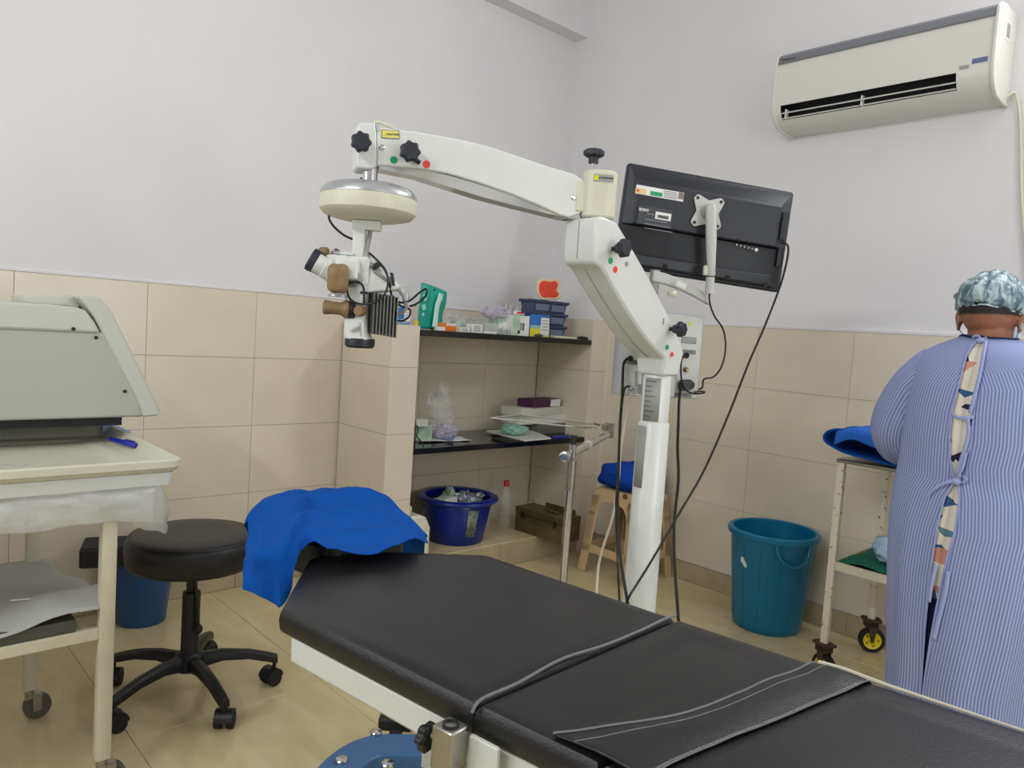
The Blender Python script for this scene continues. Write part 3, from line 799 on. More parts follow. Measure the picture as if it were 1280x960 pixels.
    obj('pedestal', MB().loft([[pc+V((sx*a, sy*b, z)) for sx, sy in ((-1, -1), (1, -1), (1, 1), (-1, 1))] for a, b, z in ((.17, .14, .08), (.14, .12, .12), (.13, .11, .55), (.2, .15, .6), (.2, .15, .616))], True), M['white'], t, bevel=.01)
    obj('base', MB().rbox(pc+V((.1, .02, .055)), (.9, .42, .06), (d, s_, Z), r=.06, n=5), M['white'], t)
    for a, b in ((-.3, -.16), (-.3, .16), (.48, -.16), (.48, .16)):
        c0 = pc + d*a + s_*b
        obj('castor', MB().cyl(c0+V((-.012, 0, .027)), c0+V((.012, 0, .027)), .027, n=18).cyl(c0, c0+V((0, 0, .05)), .008), M['rubber'], t)
bed()

def drape():
    cols = [((310, 652), (303, 735), 1.49, 1.68), ((319, 638), (329, 747), 1.46, 1.72), ((338, 624), (354, 757), 1.44, 1.76), ((362, 614), (368, 708), 1.45, 1.80), ((388, 611), (389, 677), 1.49, 1.84),
            ((418, 612), (412, 687), 1.50, 1.86), ((446, 613), (446, 694), 1.51, 1.88), ((472, 620), (480, 687), 1.54, 1.88), ((496, 634), (503, 679), 1.58, 1.87), ((514, 651), (518, 674), 1.63, 1.84), ((530, 669), (536, 677), 1.70, 1.80)]
    rows = [[], [], [], [], [], [], []]; extra = []
    for (tp, hm, dh, dt) in cols:
        tp, hm = V((*tp, 0)), V((*hm, 0))
        hang = (hm.y-tp.y) > 88
        extra.append(at(tp.x+(2 if tp.x < 400 else -2), min(tp.y+80, 700), dt+.2))
        rows[0].append(at(tp.x, tp.y+26, dt+.15)); rows[1].append(at(tp.x, tp.y+6, dt+.08)); rows[2].append(at(tp.x, tp.y, dt))
        for k, s_ in ((3, .22), (4, .45), (5, .72), (6, 1)):
            p = tp.lerp(hm, s_)
            if hang: dd = dt + (dh+.02-dt)*min(1, s_*2.1)
            else: dd = dt + (dh-dt)*s_
            rows[k].append(at(p.x, p.y, dd))
    P = wrinkle(net([extra]+rows, 9, 8), .011, 9, 5)
    P = wrinkle(P, .0035, 26, 2)
    # long soft creases running across the cloth
    Q = []
    for i, r_ in enumerate(P):
        row = []
        for j, p_ in enumerate(r_):
            u_, v_ = j/(len(r_)-1), i/(len(P)-1)
            f_ = sum(a*math.exp(-((v_-(v0+k_*u_))/w_)**2)*max(0, 1-((u_-u0)/hw_)**2) for a, v0, k_, w_, u0, hw_ in ((.008, .62, -.25, .03, .6, .3), (-.007, .7, -.2, .03, .55, .3), (.007, .8, -.35, .03, .75, .22), (.006, .5, .2, .025, .45, .3), (-.006, .56, .22, .03, .4, .25), (.008, .9, -.1, .035, .6, .3)))
            g_ = .006*math.sin(u_*62+v_*2)*max(0, v_-.55)*max(0, 1-((u_-.17)/.17)**2)*3
            row.append(p_ + V((0, 0, 1))*f_ + V((.5, -.6, .2))*g_)
        Q.append(row)
    P = Q
    tag(obj('blue_drape', MB().grid(P), M['blue'], solid=.002), 'blue surgical drape spread over the head end of the operating table', 'drape')
drape()

# ================================================================== OPERATING MICROSCOPE ON ITS FLOOR STAND
def microscope():
    Z = V((0, 0, 1))
    cx, cy = -1.31, 1.79
    base = V((cx, cy, 0))
    t = thing('microscope_stand', 'white floor-standing column with articulated arm carrying the surgical microscope', 'microscope stand', base)
    FH = V((CF.x, CF.y, 0)).normalized(); RH = V((FH.y, -FH.x, 0))      # away from viewer / to the right, horizontal
    # column
    ztop = .985
    p_lo = at(803, 740, 2.2)
    obj('column', MB().lathe([(.0, .1), (.052, .1), (.05, .3), (.0455, ztop-.004), (.043, ztop), (0, ztop)], base, n=40), M['white'], t)
    obj('collar', MB().lathe([(.041, ztop), (.041, ztop+.135), (.0395, ztop+.138), (0, ztop+.138)], base, n=40), M['white'], t)
    def curved(c, r, a0, a1, z0, z1, m, name):
        n = 12; g0, g1 = [], []
        P = [[c + (RH*math.sin(a0+(a1-a0)*i/n) - FH*math.cos(a0+(a1-a0)*i/n))*(r+.0008) + Z*z for i in range(n+1)] for z in (z0, z1)]
        return obj(name, MB().grid(P), m, t, solid=.0008)
    curved(base, .0412, -1.05, .1, ztop+.005, ztop+.13, M['label'], 'data_label')['label'] = 'silver data label on the collar'
    for k in range(8):
        z = ztop + .12 - k*.0145
        curved(base, .0422, -.98, -.98+(.5 if k % 3 else .75), z, z+.0012, M['ink'], 'label_print')
    curved(base, .0478, -1.3, -.62, ztop-.19, ztop-.01, M['label'], 'data_label')
    # base: heavy foot, blue curved plate and castors
    obj('base_plate', MB().lathe([(0, .05), (.18, .05), (.2, .065), (.2, .09), (.17, .105), (0, .105)], base, n=40), M['blueb'], t)
    arc = [on('z', .125, *q) for q in ((560, 930), (515, 930), (470, 931), (436, 948), (412, 980), (420, 1030), (460, 1060))]
    top, bot = [], []
    sp = spline(arc, 5); ring = []
    for i, p in enumerate(sp):
        tdir = (sp[min(i+1, len(sp)-1)]-sp[max(i-1, 0)]).normalized(); sd = V((-tdir.y, tdir.x, 0)).normalized()
        ring.append([p+sd*.05, p-sd*.05, p-sd*.05-Z*.045, p+sd*.05-Z*.045])
    ba = obj('base_arm', MB().loft(ring, True), M['blueb'], t, bevel=.004)
    ba['label'] = 'blue painted curved base arm with chrome bolt heads'
    for q in ((470, 917), (427, 952), (484, 957)):
        c = on('z', .126, *q)
        obj('bolt', MB().lathe([(.016, -.002), (.0165, .006), (.014, .009), (0, .01)], c, n=20), M['chrome'], ba)
    lk0 = on('z', .1, 548, 930)
    obj('base_link', MB().box((lk0+V((cx, cy, .1)))/2+V((0, 0, -.02)), ((V((cx, cy, .1))-lk0).length, .1, .04), ((V((cx, cy, .1))-lk0).normalized(), (V((cx, cy, .1))-lk0).normalized().cross(Z)*-1, Z)), M['blueb'], t)
    for q in ((492, 908), (1, 0)):
        c = on('z', .0, 494, 930) if q[0] > 5 else V((cx+.3, cy+.05, 0))
        k = obj('castor', MB().cyl(c+RH*-.015+Z*.035, c+RH*.015+Z*.035, .035, n=24), M['rubber'], t)
        obj('brake_housing', MB().rbox(c+Z*.068, (.1, .055, .035), (RH, FH, Z), r=.01), M['bpl'], k)
        obj('castor_stem', MB().cyl(c+Z*.05, c+Z*.1, .01), M['steel'], k)
    # ---- lower bent arm: section sweeps from the collar up toward viewer-left
    zc = ztop+.138
    A = V((cx, cy, zc))                                  # bottom of the bend
    E = at(742, 305, 1.93)                               # middle of the raised end
    u = V((E.x-cx, E.y-cy, 0)); ln = u.length; u.normalize(); sd = Z.cross(u).normalized()
    hz = E.z - zc
    # side outline in (along u, up)
    ht = hz + .062; hb = hz-.055
    prof = [(-.04, 0), (-.047, .05), (-.035, .11), (ln*.45, ht*.82), (ln+.025, ht), (ln+.052, ht-.003), (ln+.056, ht-.012), (ln+.056, hb+.02), (ln+.05, hb+.002), (ln+.02, hb-.012), (ln*.5, hb*.42), (.045, .055), (.04, .0)]
    # smooth the long curved edges
    def seg(a, b, c, n=6):
        return [tuple((1-k/n)**2*a[i]+2*(1-k/n)*(k/n)*b[i]+(k/n)**2*c[i] for i in (0, 1)) for k in range(n+1)]
    up_ = seg((-.047, .07), (ln*.2, ht*.52), (ln-.02, ht-.005), 10)
    dn_ = seg((ln+.02, hb-.012), (ln*.45, hb*.30), (.043, .05), 10)
    prof = [(.041, 0), (-.041, 0)] + up_ + [(ln+.03, ht), (ln+.052, ht-.004), (ln+.056, ht-.014), (ln+.056, hb+.02), (ln+.05, hb+.0)] + dn_
    hw = .054
    pts = [A + u*a + Z*b - sd*hw for a, b in prof]
    mb = MB()
    n = len(prof)
    def W(a, b): return hw if b > .07 else hw*.8 + hw*.2*max(0, b)/.07
    L_ = [A + u*a + Z*b - sd*W(a, b) for a, b in prof]; R_ = [A + u*a + Z*b + sd*W(a, b) for a, b in prof]
    mb.add(L_+R_, [tuple(range(n)), tuple(range(2*n-1, n-1, -1))] + [(i, (i+1) % n, (i+1) % n+n, i+n) for i in range(n)])
    arm = obj('lower_arm', mb, M['white'], t, sharp=30, bevel=.007)
    seam = [A + u*(ln+.0565) + Z*(ht-.01), A + u*(ln+.0565) + Z*(hb+.015), A + u*(ln+.02) + Z*(hb-.0125)] + [A + u*a + Z*b - Z*.001 for a, b in dn_[1:]]
    obj('seam', MB().tube([p-sd*.004 for p in seam], .0012, 6), M['inkg'], arm)
    side = -sd if (-sd).dot(RH) > sd.dot(RH) else sd
    def onside(px, py, o=0):
        # point of the arm's right-hand face at a pixel
        r = ray(px, py); c = A + side*(hw+o)
        return CAMP + r*((c-CAMP).dot(side)/r.dot(side))
    def knob_at(c, ax, r=.024, name='clamp_knob', shaft=.025, h=.02):
        k = obj(name, star_knob(c+ax*shaft, ax, r, h), M['bpl2'], t)
        obj('shaft', MB().cyl(c-ax*.002, c+ax*(shaft+.001), .006, n=12).lathe([(.012, shaft-.012), (.014, shaft-.004), (.016, shaft+.001), (0, shaft+.001)], c, ax, n=16), M['bpl2'], k)
        return k
    knob_at(onside(766, 311), side); knob_at(onside(838, 411), side, .022)
    def disc(c, ax, r, m, name='indicator_sticker'):
        return obj(name, MB().cyl(c, c+ax*.001, r, n=20), m, t)
    disc(onside(763, 326), side, .0085, M['stgreen']); disc(onside(769, 337), side, .0085, M['stred']); disc(onside(783, 330), side, .007, M['label'])
    disc(onside(834, 434), side, .007, M['stgreen']); disc(onside(840, 443), side, .007, M['stred'])
    obj('emblem', MB().box(onside(829, 402)+side*.0006, (.004, .018, .001), (RH, Z, FH)), M['label'], t)
    # ---- elbow head (vertical block with knob on top)
    H = at(747, 246, 1.94)
    H = V((E.x, E.y, H.z))
    hd = MB()
    zl, zh = A.z+ht+.001, at(750, 218, 1.94).z
    hcx = H + RH*.004
    X = RH; Y = FH
    hd.rbox(V((hcx.x, hcx.y, (zl+zh)/2)), (.088, .078, zh-zl), (X, Y, Z), r=.032, n=10)
    elbow = obj('elbow_head', hd, M['cream2'], t)
    zk = zh
    kc = V((hcx.x, hcx.y, zh)) - RH*.02
    obj('top_knob', star_knob(kc+Z*.038, Z, .027, .018, 8, .12), M['bpl2'], elbow)
    obj('knob_shaft', MB().cyl(kc, kc+Z*.03, .006, n=12), M['chrome'], elbow)
    obj('knob_neck', MB().cyl(kc+Z*.022, kc+Z*.039, .013, n=16), M['bpl2'], elbow)
    fc = V((hcx.x, hcx.y, zh-.022)) + RH*.005 - FH*.0395
    obj('attention_label', plate(fc, .05, .018, RH, Z), M['label'], elbow)
    obj('label_patch', plate(fc-RH*.018-FH*.001, .011, .012, RH, Z, .0006), mat('yellow_patch', (214, 214, 40), .5), elbow)
    text('ATTENTION', .0065, fc+RH*.006-FH*.0012, RH, Z, M['ink'], t)
    # ---- upper arm
    Lp = at(462, 182, 1.75); Rp = at(716, 246, 1.93)
    Lp = at(462, 182, 1.75)
    w2 = V((Lp.x-Rp.x, Lp.y-Rp.y, 0)).normalized()       # horizontally from elbow to the left end
    s2 = Z.cross(w2).normalized()
    if s2.dot(FH) > 0: s2 = -s2                            # toward viewer
    hw2 = .036
    pl0 = V((Rp.x, Rp.y, 0)) + s2*hw2
    def onf(px, py, o=0.0):
        r = ray(px, py); c = pl0 + s2*o
        return CAMP + r*((c-CAMP).dot(s2)/r.dot(s2))
    outline = [(497, 162), (520, 164), (548, 169), (580, 175), (612, 183), (648, 195), (680, 206), (718, 217), (729, 224), (736, 234), (738, 247), (733, 260), (724, 268), (712, 272), (700, 269), (672, 256), (640, 243), (600, 229), (560, 217), (520, 210), (480, 207), (471, 207), (471, 158), (485, 160)]
    up2 = onf  # alias
    F2 = [onf(*q) for q in outline]
    ua = obj('upper_arm', MB().prism(F2, -s2*hw2*2), M['white'], t, sharp=25, bevel=.004)
    # polished lower spring rod housing under the arm
    low = [(468, 209), (520, 213), (560, 221), (610, 235), (660, 252), (700, 270), (722, 274), (700, 272), (650, 262), (600, 249), (550, 234), (510, 222), (480, 212)]
    cs = [(474, 209, 2), (520, 215, 5), (560, 226, 7), (600, 238, 7.5), (640, 250, 6), (680, 262, 4), (716, 272, 2)]
    rings = []
    for px, py, hh in cs:
        a, b = onf(px, py-hh, -.008), onf(px, py+hh, -.014)
        rings.append([a, a-s2*.02, a-s2*.052, b-s2*.05, b-s2*.012, b])
    obj('spring_cover', MB().loft(rings, True), mat('polished_cover', (214, 216, 218), .15, metal=.5), t, sharp=50)['label'] = 'polished cover under the upper arm'
    # left end block
    lb = [(447, 156), (450, 153.5), (468, 153), (471, 155), (471, 209), (466, 211), (449, 210), (446, 207)]
    lb2 = obj('end_block', MB().prism([onf(*q, .002) for q in lb], -s2*(hw2*2+.004)), M['white'], t, bevel=.006)
    mid = onf(460, 190) - s2*hw2
    # strap plate on top
    obj('release_lever', MB().tube([onf(466, 154, -.02), onf(472, 152.5, -.02), onf(480, 155, -.02), onf(492, 160, -.02)], .004, 8, smooth=3), M['cream2'], t)
    obj('release_pin', MB().cyl(onf(469, 163, .001), onf(469, 154, .001), .002).cyl(onf(472, 163, .001), onf(472, 155, .001), .002), M['chrome'], t)
    cl = onf(488, 168, .0008)
    e_ = (onf(500, 168.5)-onf(476, 167)).normalized(); zz = s2.cross(e_)*1
    if zz.z < 0: zz = -zz
    if e_.cross(zz).dot(s2) < 0: e_ = e_
    obj('caution_label', MB().box(cl, (.041, .019, .001), (e_, zz, s2)), M['ink'], t)
    obj('label_face', MB().box(cl+s2*.0003, (.0385, .0165, .001), (e_, zz, s2)), M['styel'], t)
    text('CAUTION', .0065, cl+e_*.006+s2*.0012, e_, zz, M['ink'], t)
    disc(cl-e_*.0135+s2*.0008, s2, .0042, mat('yellow_patch', (214, 214, 40), .5), 'warning_mark')
    k1 = onf(449, 181, .002); knob_at(k1, s2, .0235, shaft=.02)
    k2 = onf(509, 193); knob_at(k2 - V((0, 0, .0)), s2, .0245, shaft=.022)
    obj('lever_handle', MB().tube([k2+s2*.012, onf(518, 199, .012), onf(525, 204, .014)], [.005, .006, .0055], 10), M['bpl2'], t)
    disc(onf(492, 200), s2, .0085, M['stgreen']); disc(onf(533, 205.5), s2, .009, M['stred'])
    for q in ((477, 184.5), (717, 247)):
        c = onf(*q); obj('screw', MB().lathe([(.007, 0), (.007, .001), (.0045, .003), (0, .003)], c, s2, n=16), M['chrome'], t)
    # bracket between arm and elbow
    obj('hinge_cheek', MB().box((V((hcx.x, hcx.y, H.z-.01))+onf(722, 246)-s2*hw2)/2, (.07, .05, .075), (w2, s2, Z)), M['cream2'], t, bevel=.004)
    # ---- suspension pin, disc
    dc = mid + V((0, 0, 0))
    D = at(461, 252, 1.75)
    dc = V((D.x, D.y, 0))
    z_arm = onf(460, 209).z; zdt = at(461, 234, 1.75).z
    obj('suspension_pin', MB().cyl(V((dc.x, dc.y, zdt-.004)), V((dc.x, dc.y, z_arm+.004)), .0175, n=28), M['chrome'], t)
    zt_ = at(461, 232, 1.75).z; zb = at(461, 270, 1.75).z
    R = .112
    obj('rotary_head_top', MB().lathe([(0, zt_+.004), (.03, zt_+.003), (.085, zt_-.002), (.1, zt_-.008), (.1095, zt_-.018), (R, zt_-.028), (R, zt_-.03), (0, zt_-.03)], dc, n=56), M['silver'], t)
    obj('rotary_head', MB().lathe([(0, zt_-.0305), (R, zt_-.0305), (R+.0015, zt_-.045), (R-.001, zb+.008), (R-.012, zb-.003), (.07, zb-.01), (0, zb-.012)], dc, n=56), M['cream2'], t)
    # ---- hanging scope -------------------------------------------------
    s = thing('surgical_microscope', 'white surgical microscope with brown grips hanging from the arm', 'microscope', at(450, 432, 1.75))
    d0 = 1.75
    def q(px, py, dd=0): return at(px, py, d0+dd)
    AX = (RH, FH, Z)
    sc = d0/F_PX
    def ob(px, py, w_, h, dp, m, name, dd=0, r=.004, par=s, ax=AX, n=3):
        return obj(name, MB().rbox(q(px, py, dd), (w_*sc, dp, h*sc), ax, r=r, n=n), m, par)
    # vertical hanger bar with foot
    zf = zb-.012
    zbar0 = q(449, 345).z; p = q(449.5, 300)
    obj('hanger_bar', MB().rbox(V((p.x, p.y, (zbar0+zf)/2)), (.028, .03, zf-zbar0), AX, r=.004), M['white'], s)
    p = q(459, 281); obj('hanger_foot', MB().rbox(V((p.x, p.y, zf-.011)), (.064, .036, .022), AX, r=.003), M['white'], s)
    # fibre light guide, grey
    lg = [q(463, 288), q(461, 300), q(459, 314, -.01), q(461, 326, -.02), q(470, 340, -.025), q(485, 352, -.02), q(500, 364, -.01), q(507, 374, 0), q(508, 385, 0), q(503, 391, 0), q(494, 393, 0)]
    obj('light_guide', MB().tube(lg, [.0055]*2+[.0045]*9, 10, smooth=1), mat('grey_sleeve', (140, 140, 132), .4), s)
    obj('guide_ferrule', MB().cyl(lg[-1], q(487, 392, 0), .007, n=14), M['chrome'], s)
    obj('guide_ferrule', MB().cyl(q(507, 368), q(508, 376), .0085, n=14), M['silver'], s)
    # optics body: upper joint, main block, tapered lower head
    ob(450, 340, 30, 36, .06, M['white'], 'optics_housing', 0, .008)
    mbd = MB()
    rg = []
    for px, py, w_, dp in ((449, 352, 27, .062), (448, 375, 28, .066), (447, 400, 29, .066), (447, 418, 30, .062), (449, 424, 31, .062)):
        c = q(px, py); hx, hy = w_*sc/2, dp/2
        rg.append([c+RH*hx*a+FH*hy*b for a, b in ((-1, -.7), (-.7, -1), (.7, -1), (1, -.7), (1, .7), (.7, 1), (-.7, 1), (-1, .7))])
    mbd.loft(rg, True)
    obj('magnification_body', mbd, M['white'], s, sharp=40, bevel=.002)
    c = q(450, 424)
    obj('objective_ring', MB().lathe([(0, .002), (.034, .002), (.035, -.004), (.034, -.016), (.029, -.02), (.024, -.02), (.022, -.012), (0, -.012)], c, Z, n=36), M['bpl2'], s)
    obj('objective_lens', MB().lathe([(0, -.0135), (.015, -.013), (.0215, -.0115), (.0215, -.01), (0, -.01)], c, Z, n=30), M['lens'], s)
    # binocular tube, inclined toward upper left
    ax = (q(402, 332, -.03)-q(436, 352, -.01)).normalized()
    b0 = q(440, 338, -.01)
    ob(437, 338, 30, 26, .07, M['white'], 'binocular_block', -.015, .01)
    ob(424, 327, 28, 14, .06, M['white'], 'binocular_block', -.01, .008)
    for k, off in enumerate((-.0, .062)):
        o_ = FH*(off-.028)
        tb = obj('eyepiece_tube', MB().lathe([(.025, -.012), (.025, .03), (.023, .032), (.023, .052), (0, .052)], q(424, 344)+o_, ax, n=28), M['white'], s)
        obj('eyecup', MB().lathe([(.022, .0), (.0245, .006), (.025, .02), (.0275, .032), (.027, .04), (.02, .042), (.019, .034), (0, .034)], q(411, 336)+o_, ax, n=28), mat('eyecup_rubber', (44, 48, 60), .6), tb)
    # brown rubber caps and knobs
    bx = (RH*-.25 - FH*.97).normalized()
    c = q(427, 349, -.055)
    hs = []
    for k_, z_ in ((.85, 0), (1, .006), (1, .02), (.9, .032), (.7, .036)):
        hs.append([c + bx*z_ + RH*math.cos(2*PI*i/24)*  .0205*k_*(1+.12*math.cos(4*(2*PI*i/24)+PI)) + Z*math.sin(2*PI*i/24)*.036*k_*(1+.12*math.cos(4*(2*PI*i/24)+PI)) for i in range(24)])
    obj('brown_grip', MB().loft(hs, True), M['brown'], s, sharp=50)
    obj('grip_disc', MB().lathe([(.018, -.012), (.02, -.008), (.02, .0), (0, .0)], q(440, 348, -.04), bx, n=28), M['silver'], s)
    obj('mount_disc', MB().lathe([(.026, 0), (.026, .004), (.02, .006), (0, .006)], q(424, 371, -.02), Z, n=28), M['silver'], s)
    c = q(437, 387, -.03); hx = (-RH*.93 - FH*.35 + Z*.03).normalized()
    obj('black_collar', MB().lathe([(.018, -.012), (.021, -.01), (.021, .002), (.018, .004), (0, .004)], c, hx, n=28), M['bpl2'], s)
    obj('brown_handle', MB().lathe([(.017, .002), (.021, .006), (.021, .01), (.0165, .016), (.0145, .022), (.0145, .04), (.0165, .052), (.016, .058), (.011, .06), (0, .06)], c, hx, n=28), M['brown'], s)
    obj('brown_handle', MB().lathe([(.0125, 0), (.0125, .02), (.0105, .026), (0, .027)], q(452, 389, -.03), (-FH-RH*.1).normalized(), n=24), M['brown'], s)
    obj('brown_knob', MB().lathe([(.0085, 0), (.0125, .004), (.0125, .016), (.0105, .021), (0, .021)], q(411, 316, -.02), -RH, n=24), M['brown'], s)
    obj('knob_shaft', MB().cyl(q(411, 316, -.02), q(422, 316, -.02), .0035, n=10), M['chrome'], s)
    obj('knob_ring', MB().lathe([(.0075, -.004), (.01, 0), (.0075, .004), (.0055, 0)], q(420, 316, -.02), (-FH+RH*.4), n=24, cap=False), M['chrome'], s)
    obj('top_link', MB().rbox(q(431, 317, -.01), (.045, .02, .008), AX, r=.003), M['white'], s)
    # lamp house: white wedge and ribbed heat sink
    wp = [(458, 322), (466, 326), (498, 356), (497, 362), (462, 366), (456, 366), (456, 330)]
    obj('lamp_housing', MB().prism([q(a, b, -.022) for a, b in wp], FH*.06), M['white'], s, bevel=.004)
    obj('filter_lever', MB().box(q(491, 349, -.02), (.006, .012, .03), (RH, FH, (Z-RH*.25).normalized())), M['bpl2'], s)
    hsx = (RH*.93+FH*.36).normalized(); hsy = V((-hsx.y, hsx.x, 0)); hsc = q(475, 392, .0)
    hk = obj('heat_sink', MB().box(hsc, (.052, .055, .088), (hsx, hsy, Z)), mat('dark_alloy', (92, 92, 92), .35, metal=.8), s)
    for k in range(8):
        obj('fin', MB().box(hsc + hsx*(-.022+.0078*k) - hsy*.003 + Z*(-.001*k), (.0022, .07, .094), (hsx, hsy, Z)), mat('fin_alloy', (128, 128, 126), .3, metal=.85), hk)
    lvv = q(446, 409, -.036)
    obj('release_latch', MB().tube([q(439, 414, -.036), q(449, 408, -.038)], .003, 8).tube([q(450, 403, -.034), q(450.5, 420, -.034)], .001, 6), M['chrome'], s)
    # cables on the scope
    cb = lambda pts, r=.0028, nm='signal_cable': obj(nm, MB().tube(pts, r, 8, smooth=5), M['cable'], s)
    cb([q(411, 269), q(412, 275), q(418, 284), q(430, 294), q(441, 299)])
    cb([q(452, 222, .03), q(449, 228, .03), q(446, 232, .03)])
    cb([q(455, 379, -.045), q(455, 372, -.05), q(454, 358, -.05), q(446, 352, -.05), q(437, 354, -.05), q(434, 363, -.05), q(438, 374, -.05), q(450, 380, -.05), q(466, 379, -.05), q(480, 369, -.045), q(485, 354, -.04), q(483, 340, -.035), q(476, 330, -.03), q(468, 322, -.03), q(461, 316, -.01)], .0026)
    cb([q(474, 330, -.03), q(480, 336, -.03), q(486, 350, -.03), q(490, 370, -.01), q(500, 378, 0), q(512, 376, 0), q(524, 366, 0), q(533, 361, 0), q(532, 370, 0), q(522, 379, 0), q(512, 383, 0)], .0026)
    cb([q(492, 374, 0), q(500, 382, 0), q(508, 385, 0), q(513, 388, 0), q(511, 396, 0), q(503, 401, 0), q(494, 400, 0), q(489, 398, 0)], .0024)
    obj('cable_tie', MB().cyl(q(470, 329, -.03), q(473, 334, -.03), .007, n=12), M['bpl'], s)
    obj('plug', MB().cyl(q(466, 336, -.03), q(470, 330, -.03), .005, n=12).box(q(455, 366, -.048), (.016, .01, .006), AX), M['bpl'], s)

    # ---- control box behind the column
    bx0 = at(831, 448, 2.36)
    # front face corners
    TLb, TRb, BRb = at(781, 402, 2.33), at(881, 395, 2.38), at(873, 500, 2.38)
    bX = V((TRb.x-TLb.x, TRb.y-TLb.y, 0)).normalized(); bN = bX.cross(Z)      # toward viewer
    if bN.dot(FH) > 0: bN = -bN
    zt2, zb2 = TRb.z, BRb.z
    wd = (TRb-TLb).dot(bX)
    fcn = (TLb+TRb)/2; fcn = V((fcn.x, fcn.y, (zt2+zb2)/2))
    cbx = thing('control_unit', 'grey steel control box fixed behind the microscope column', 'control unit', fcn - V((0, 0, (zt2-zb2)/2)))
    dpt = .085
    obj('casing', MB().rbox(fcn-bN*dpt/2, (wd, dpt, zt2-zb2), (bX, bN, Z), r=.004, n=2), mat('box_grey', (176, 180, 184), .35, metal=.2), cbx)
    obj('front_panel', MB().box(fcn+bN*.001, (wd-.012, .003, zt2-zb2-.012), (bX, bN, Z)), mat('panel_grey', (200, 202, 196), .4), cbx)
    def onb(px, py, o=.003):
        r = ray(px, py); c = fcn + bN*o
        return CAMP + r*((c-CAMP).dot(bN)/r.dot(bN))
    def bl_(px, py, w_, h, m, nm='label_plate', o=.0026):
        return obj(nm, MB().box(onb(px, py, o), (w_, .001, h), (bX, bN, Z)), m, cbx)
    bl_(861, 425.5, .05, .02, M['ink']); bl_(861, 425.5, .048, .018, M['label'], o=.0032)
    obj('label_print', MB().box(onb(862, 427, .0038), (.034, .0006, .005), (bX, bN, Z)), M['inkg'], cbx)
    for px, py, tx in ((859, 440, 'TV OUTPUT'), (793, 453, 'TV SOCKET'), (853.5, 494, 'AC SOCKET')):
        bl_(px, py, .057, .013, M['ink']); bl_(px, py, .054, .0105, M['label'], o=.0032)
        text(tx, .0085, onb(px, py, .004), bX, Z, M['ink'], cbx, off=.0)
    bl_(790, 489, .04, .018, M['paper'])
    for k in range(3): bl_(790, 486+2.6*k, .034, .002, M['ink'], 'label_print', .0036)
    bl_(784, 420, .018, .014, mat('cyan_sticker', (110, 170, 190), .5))
    tri = [onb(862, 402, .003), onb(859, 407, .003), onb(865, 407, .003)]
    obj('warning_mark', MB().prism(tri, bN*.0008), mat('yellow_patch', (214, 214, 40), .5), cbx)
    for px, py in ((858, 443.5), (788, 447)):
        obj('round_plug', MB().cyl(onb(px, py+1, 0), onb(px, py+1, .022), .009, n=16), M['bpl'], cbx)
    obj('round_plug', MB().cyl(onb(787, 483, 0), onb(787, 483, .02), .01, n=16), M['silver'], cbx)
    sk = [onb(847+px, 475+py, .003) for px, py in ((0, 4), (3, 0), (14, -1), (19, 4), (18, 9), (13, 12), (3, 13), (0, 10))]
    obj('power_inlet', MB().prism(sk, bN*.018), M['bpl'], cbx, bevel=.002)
    obj('toggle_switch', MB().lathe([(.008, 0), (.009, .004), (.004, .006), (.004, .014), (0, .014)], onb(857, 462), bN, n=16), M['brass'], cbx)
    obj('key_hook', MB().box(onb(796, 474, .006), (.006, .004, .05), (bX, bN, (Z-bX*.12).normalized())), M['label'], cbx)
    obj('box_bracket', MB().box(V((cx, cy, (zt2+zb2)/2)).lerp(fcn-bN*0, .5), (.05, (fcn-V((cx, cy, fcn.z))).length-.03, .08), (bX, bN, Z)), M['white'], cbx)
    sl = fcn + bX*(wd/2+.0005) - bN*.04 + Z*(-.0)
    obj('side_slot', MB().box(sl, (.002, .006, .025), (bX, bN, Z)), M['chrome'], cbx)

    # ---- monitor on its own arm
    TL, TR, BR = at(785.5, 203, 2.28), at(993, 240.5, 2.36), at(972.5, 365, 2.37)
    X = (TR-TL).normalized(); Y = (TR-BR); Y = (Y - X*Y.dot(X)).normalized(); N = X.cross(Y)      # N toward viewer
    if N.dot(CF) > 0: N = -N
    Wd = (TR-TL).length; Ht = (TR-BR).length
    mo = thing('monitor', 'black flat-screen monitor seen from behind on a grey arm', 'monitor', TL - Y*Ht + X*Wd/2)
    def L(u_, v_, w_=0): return TL + X*u_ - Y*v_ + N*w_
    obj('bezel', MB().rbox(L(Wd/2, Ht/2, -.012), (Wd, Ht, .024), (X, Y, N), r=.008), M['monitor'], mo)
    obj('screen', MB().box(L(Wd/2, Ht/2-.004, -.0245), (Wd-.03, Ht-.04, .002), (X, Y, N)), M['lens'], mo)
    def rr(l, t_, r_, b_, w_): return [L(l, t_, w_), L(Wd-r_, t_, w_), L(Wd-r_, Ht-b_, w_), L(l, Ht-b_, w_)]
    # upper raised back
    yb_ = .185
    obj('back_cover', MB().loft([[L(.004, .004, 0), L(Wd-.004, .004, 0), L(Wd-.004, yb_, 0), L(.004, yb_, 0)], [L(.03, .05, .016), L(Wd-.04, .05, .016), L(Wd-.04, yb_-.0, .016), L(.03, yb_-.0, .016)],
                                 [L(.038, .058, .023), L(Wd-.046, .058, .023), L(Wd-.046, yb_-.003, .023), L(.038, yb_-.003, .023)]], True), M['monitor'], mo, bevel=.003)
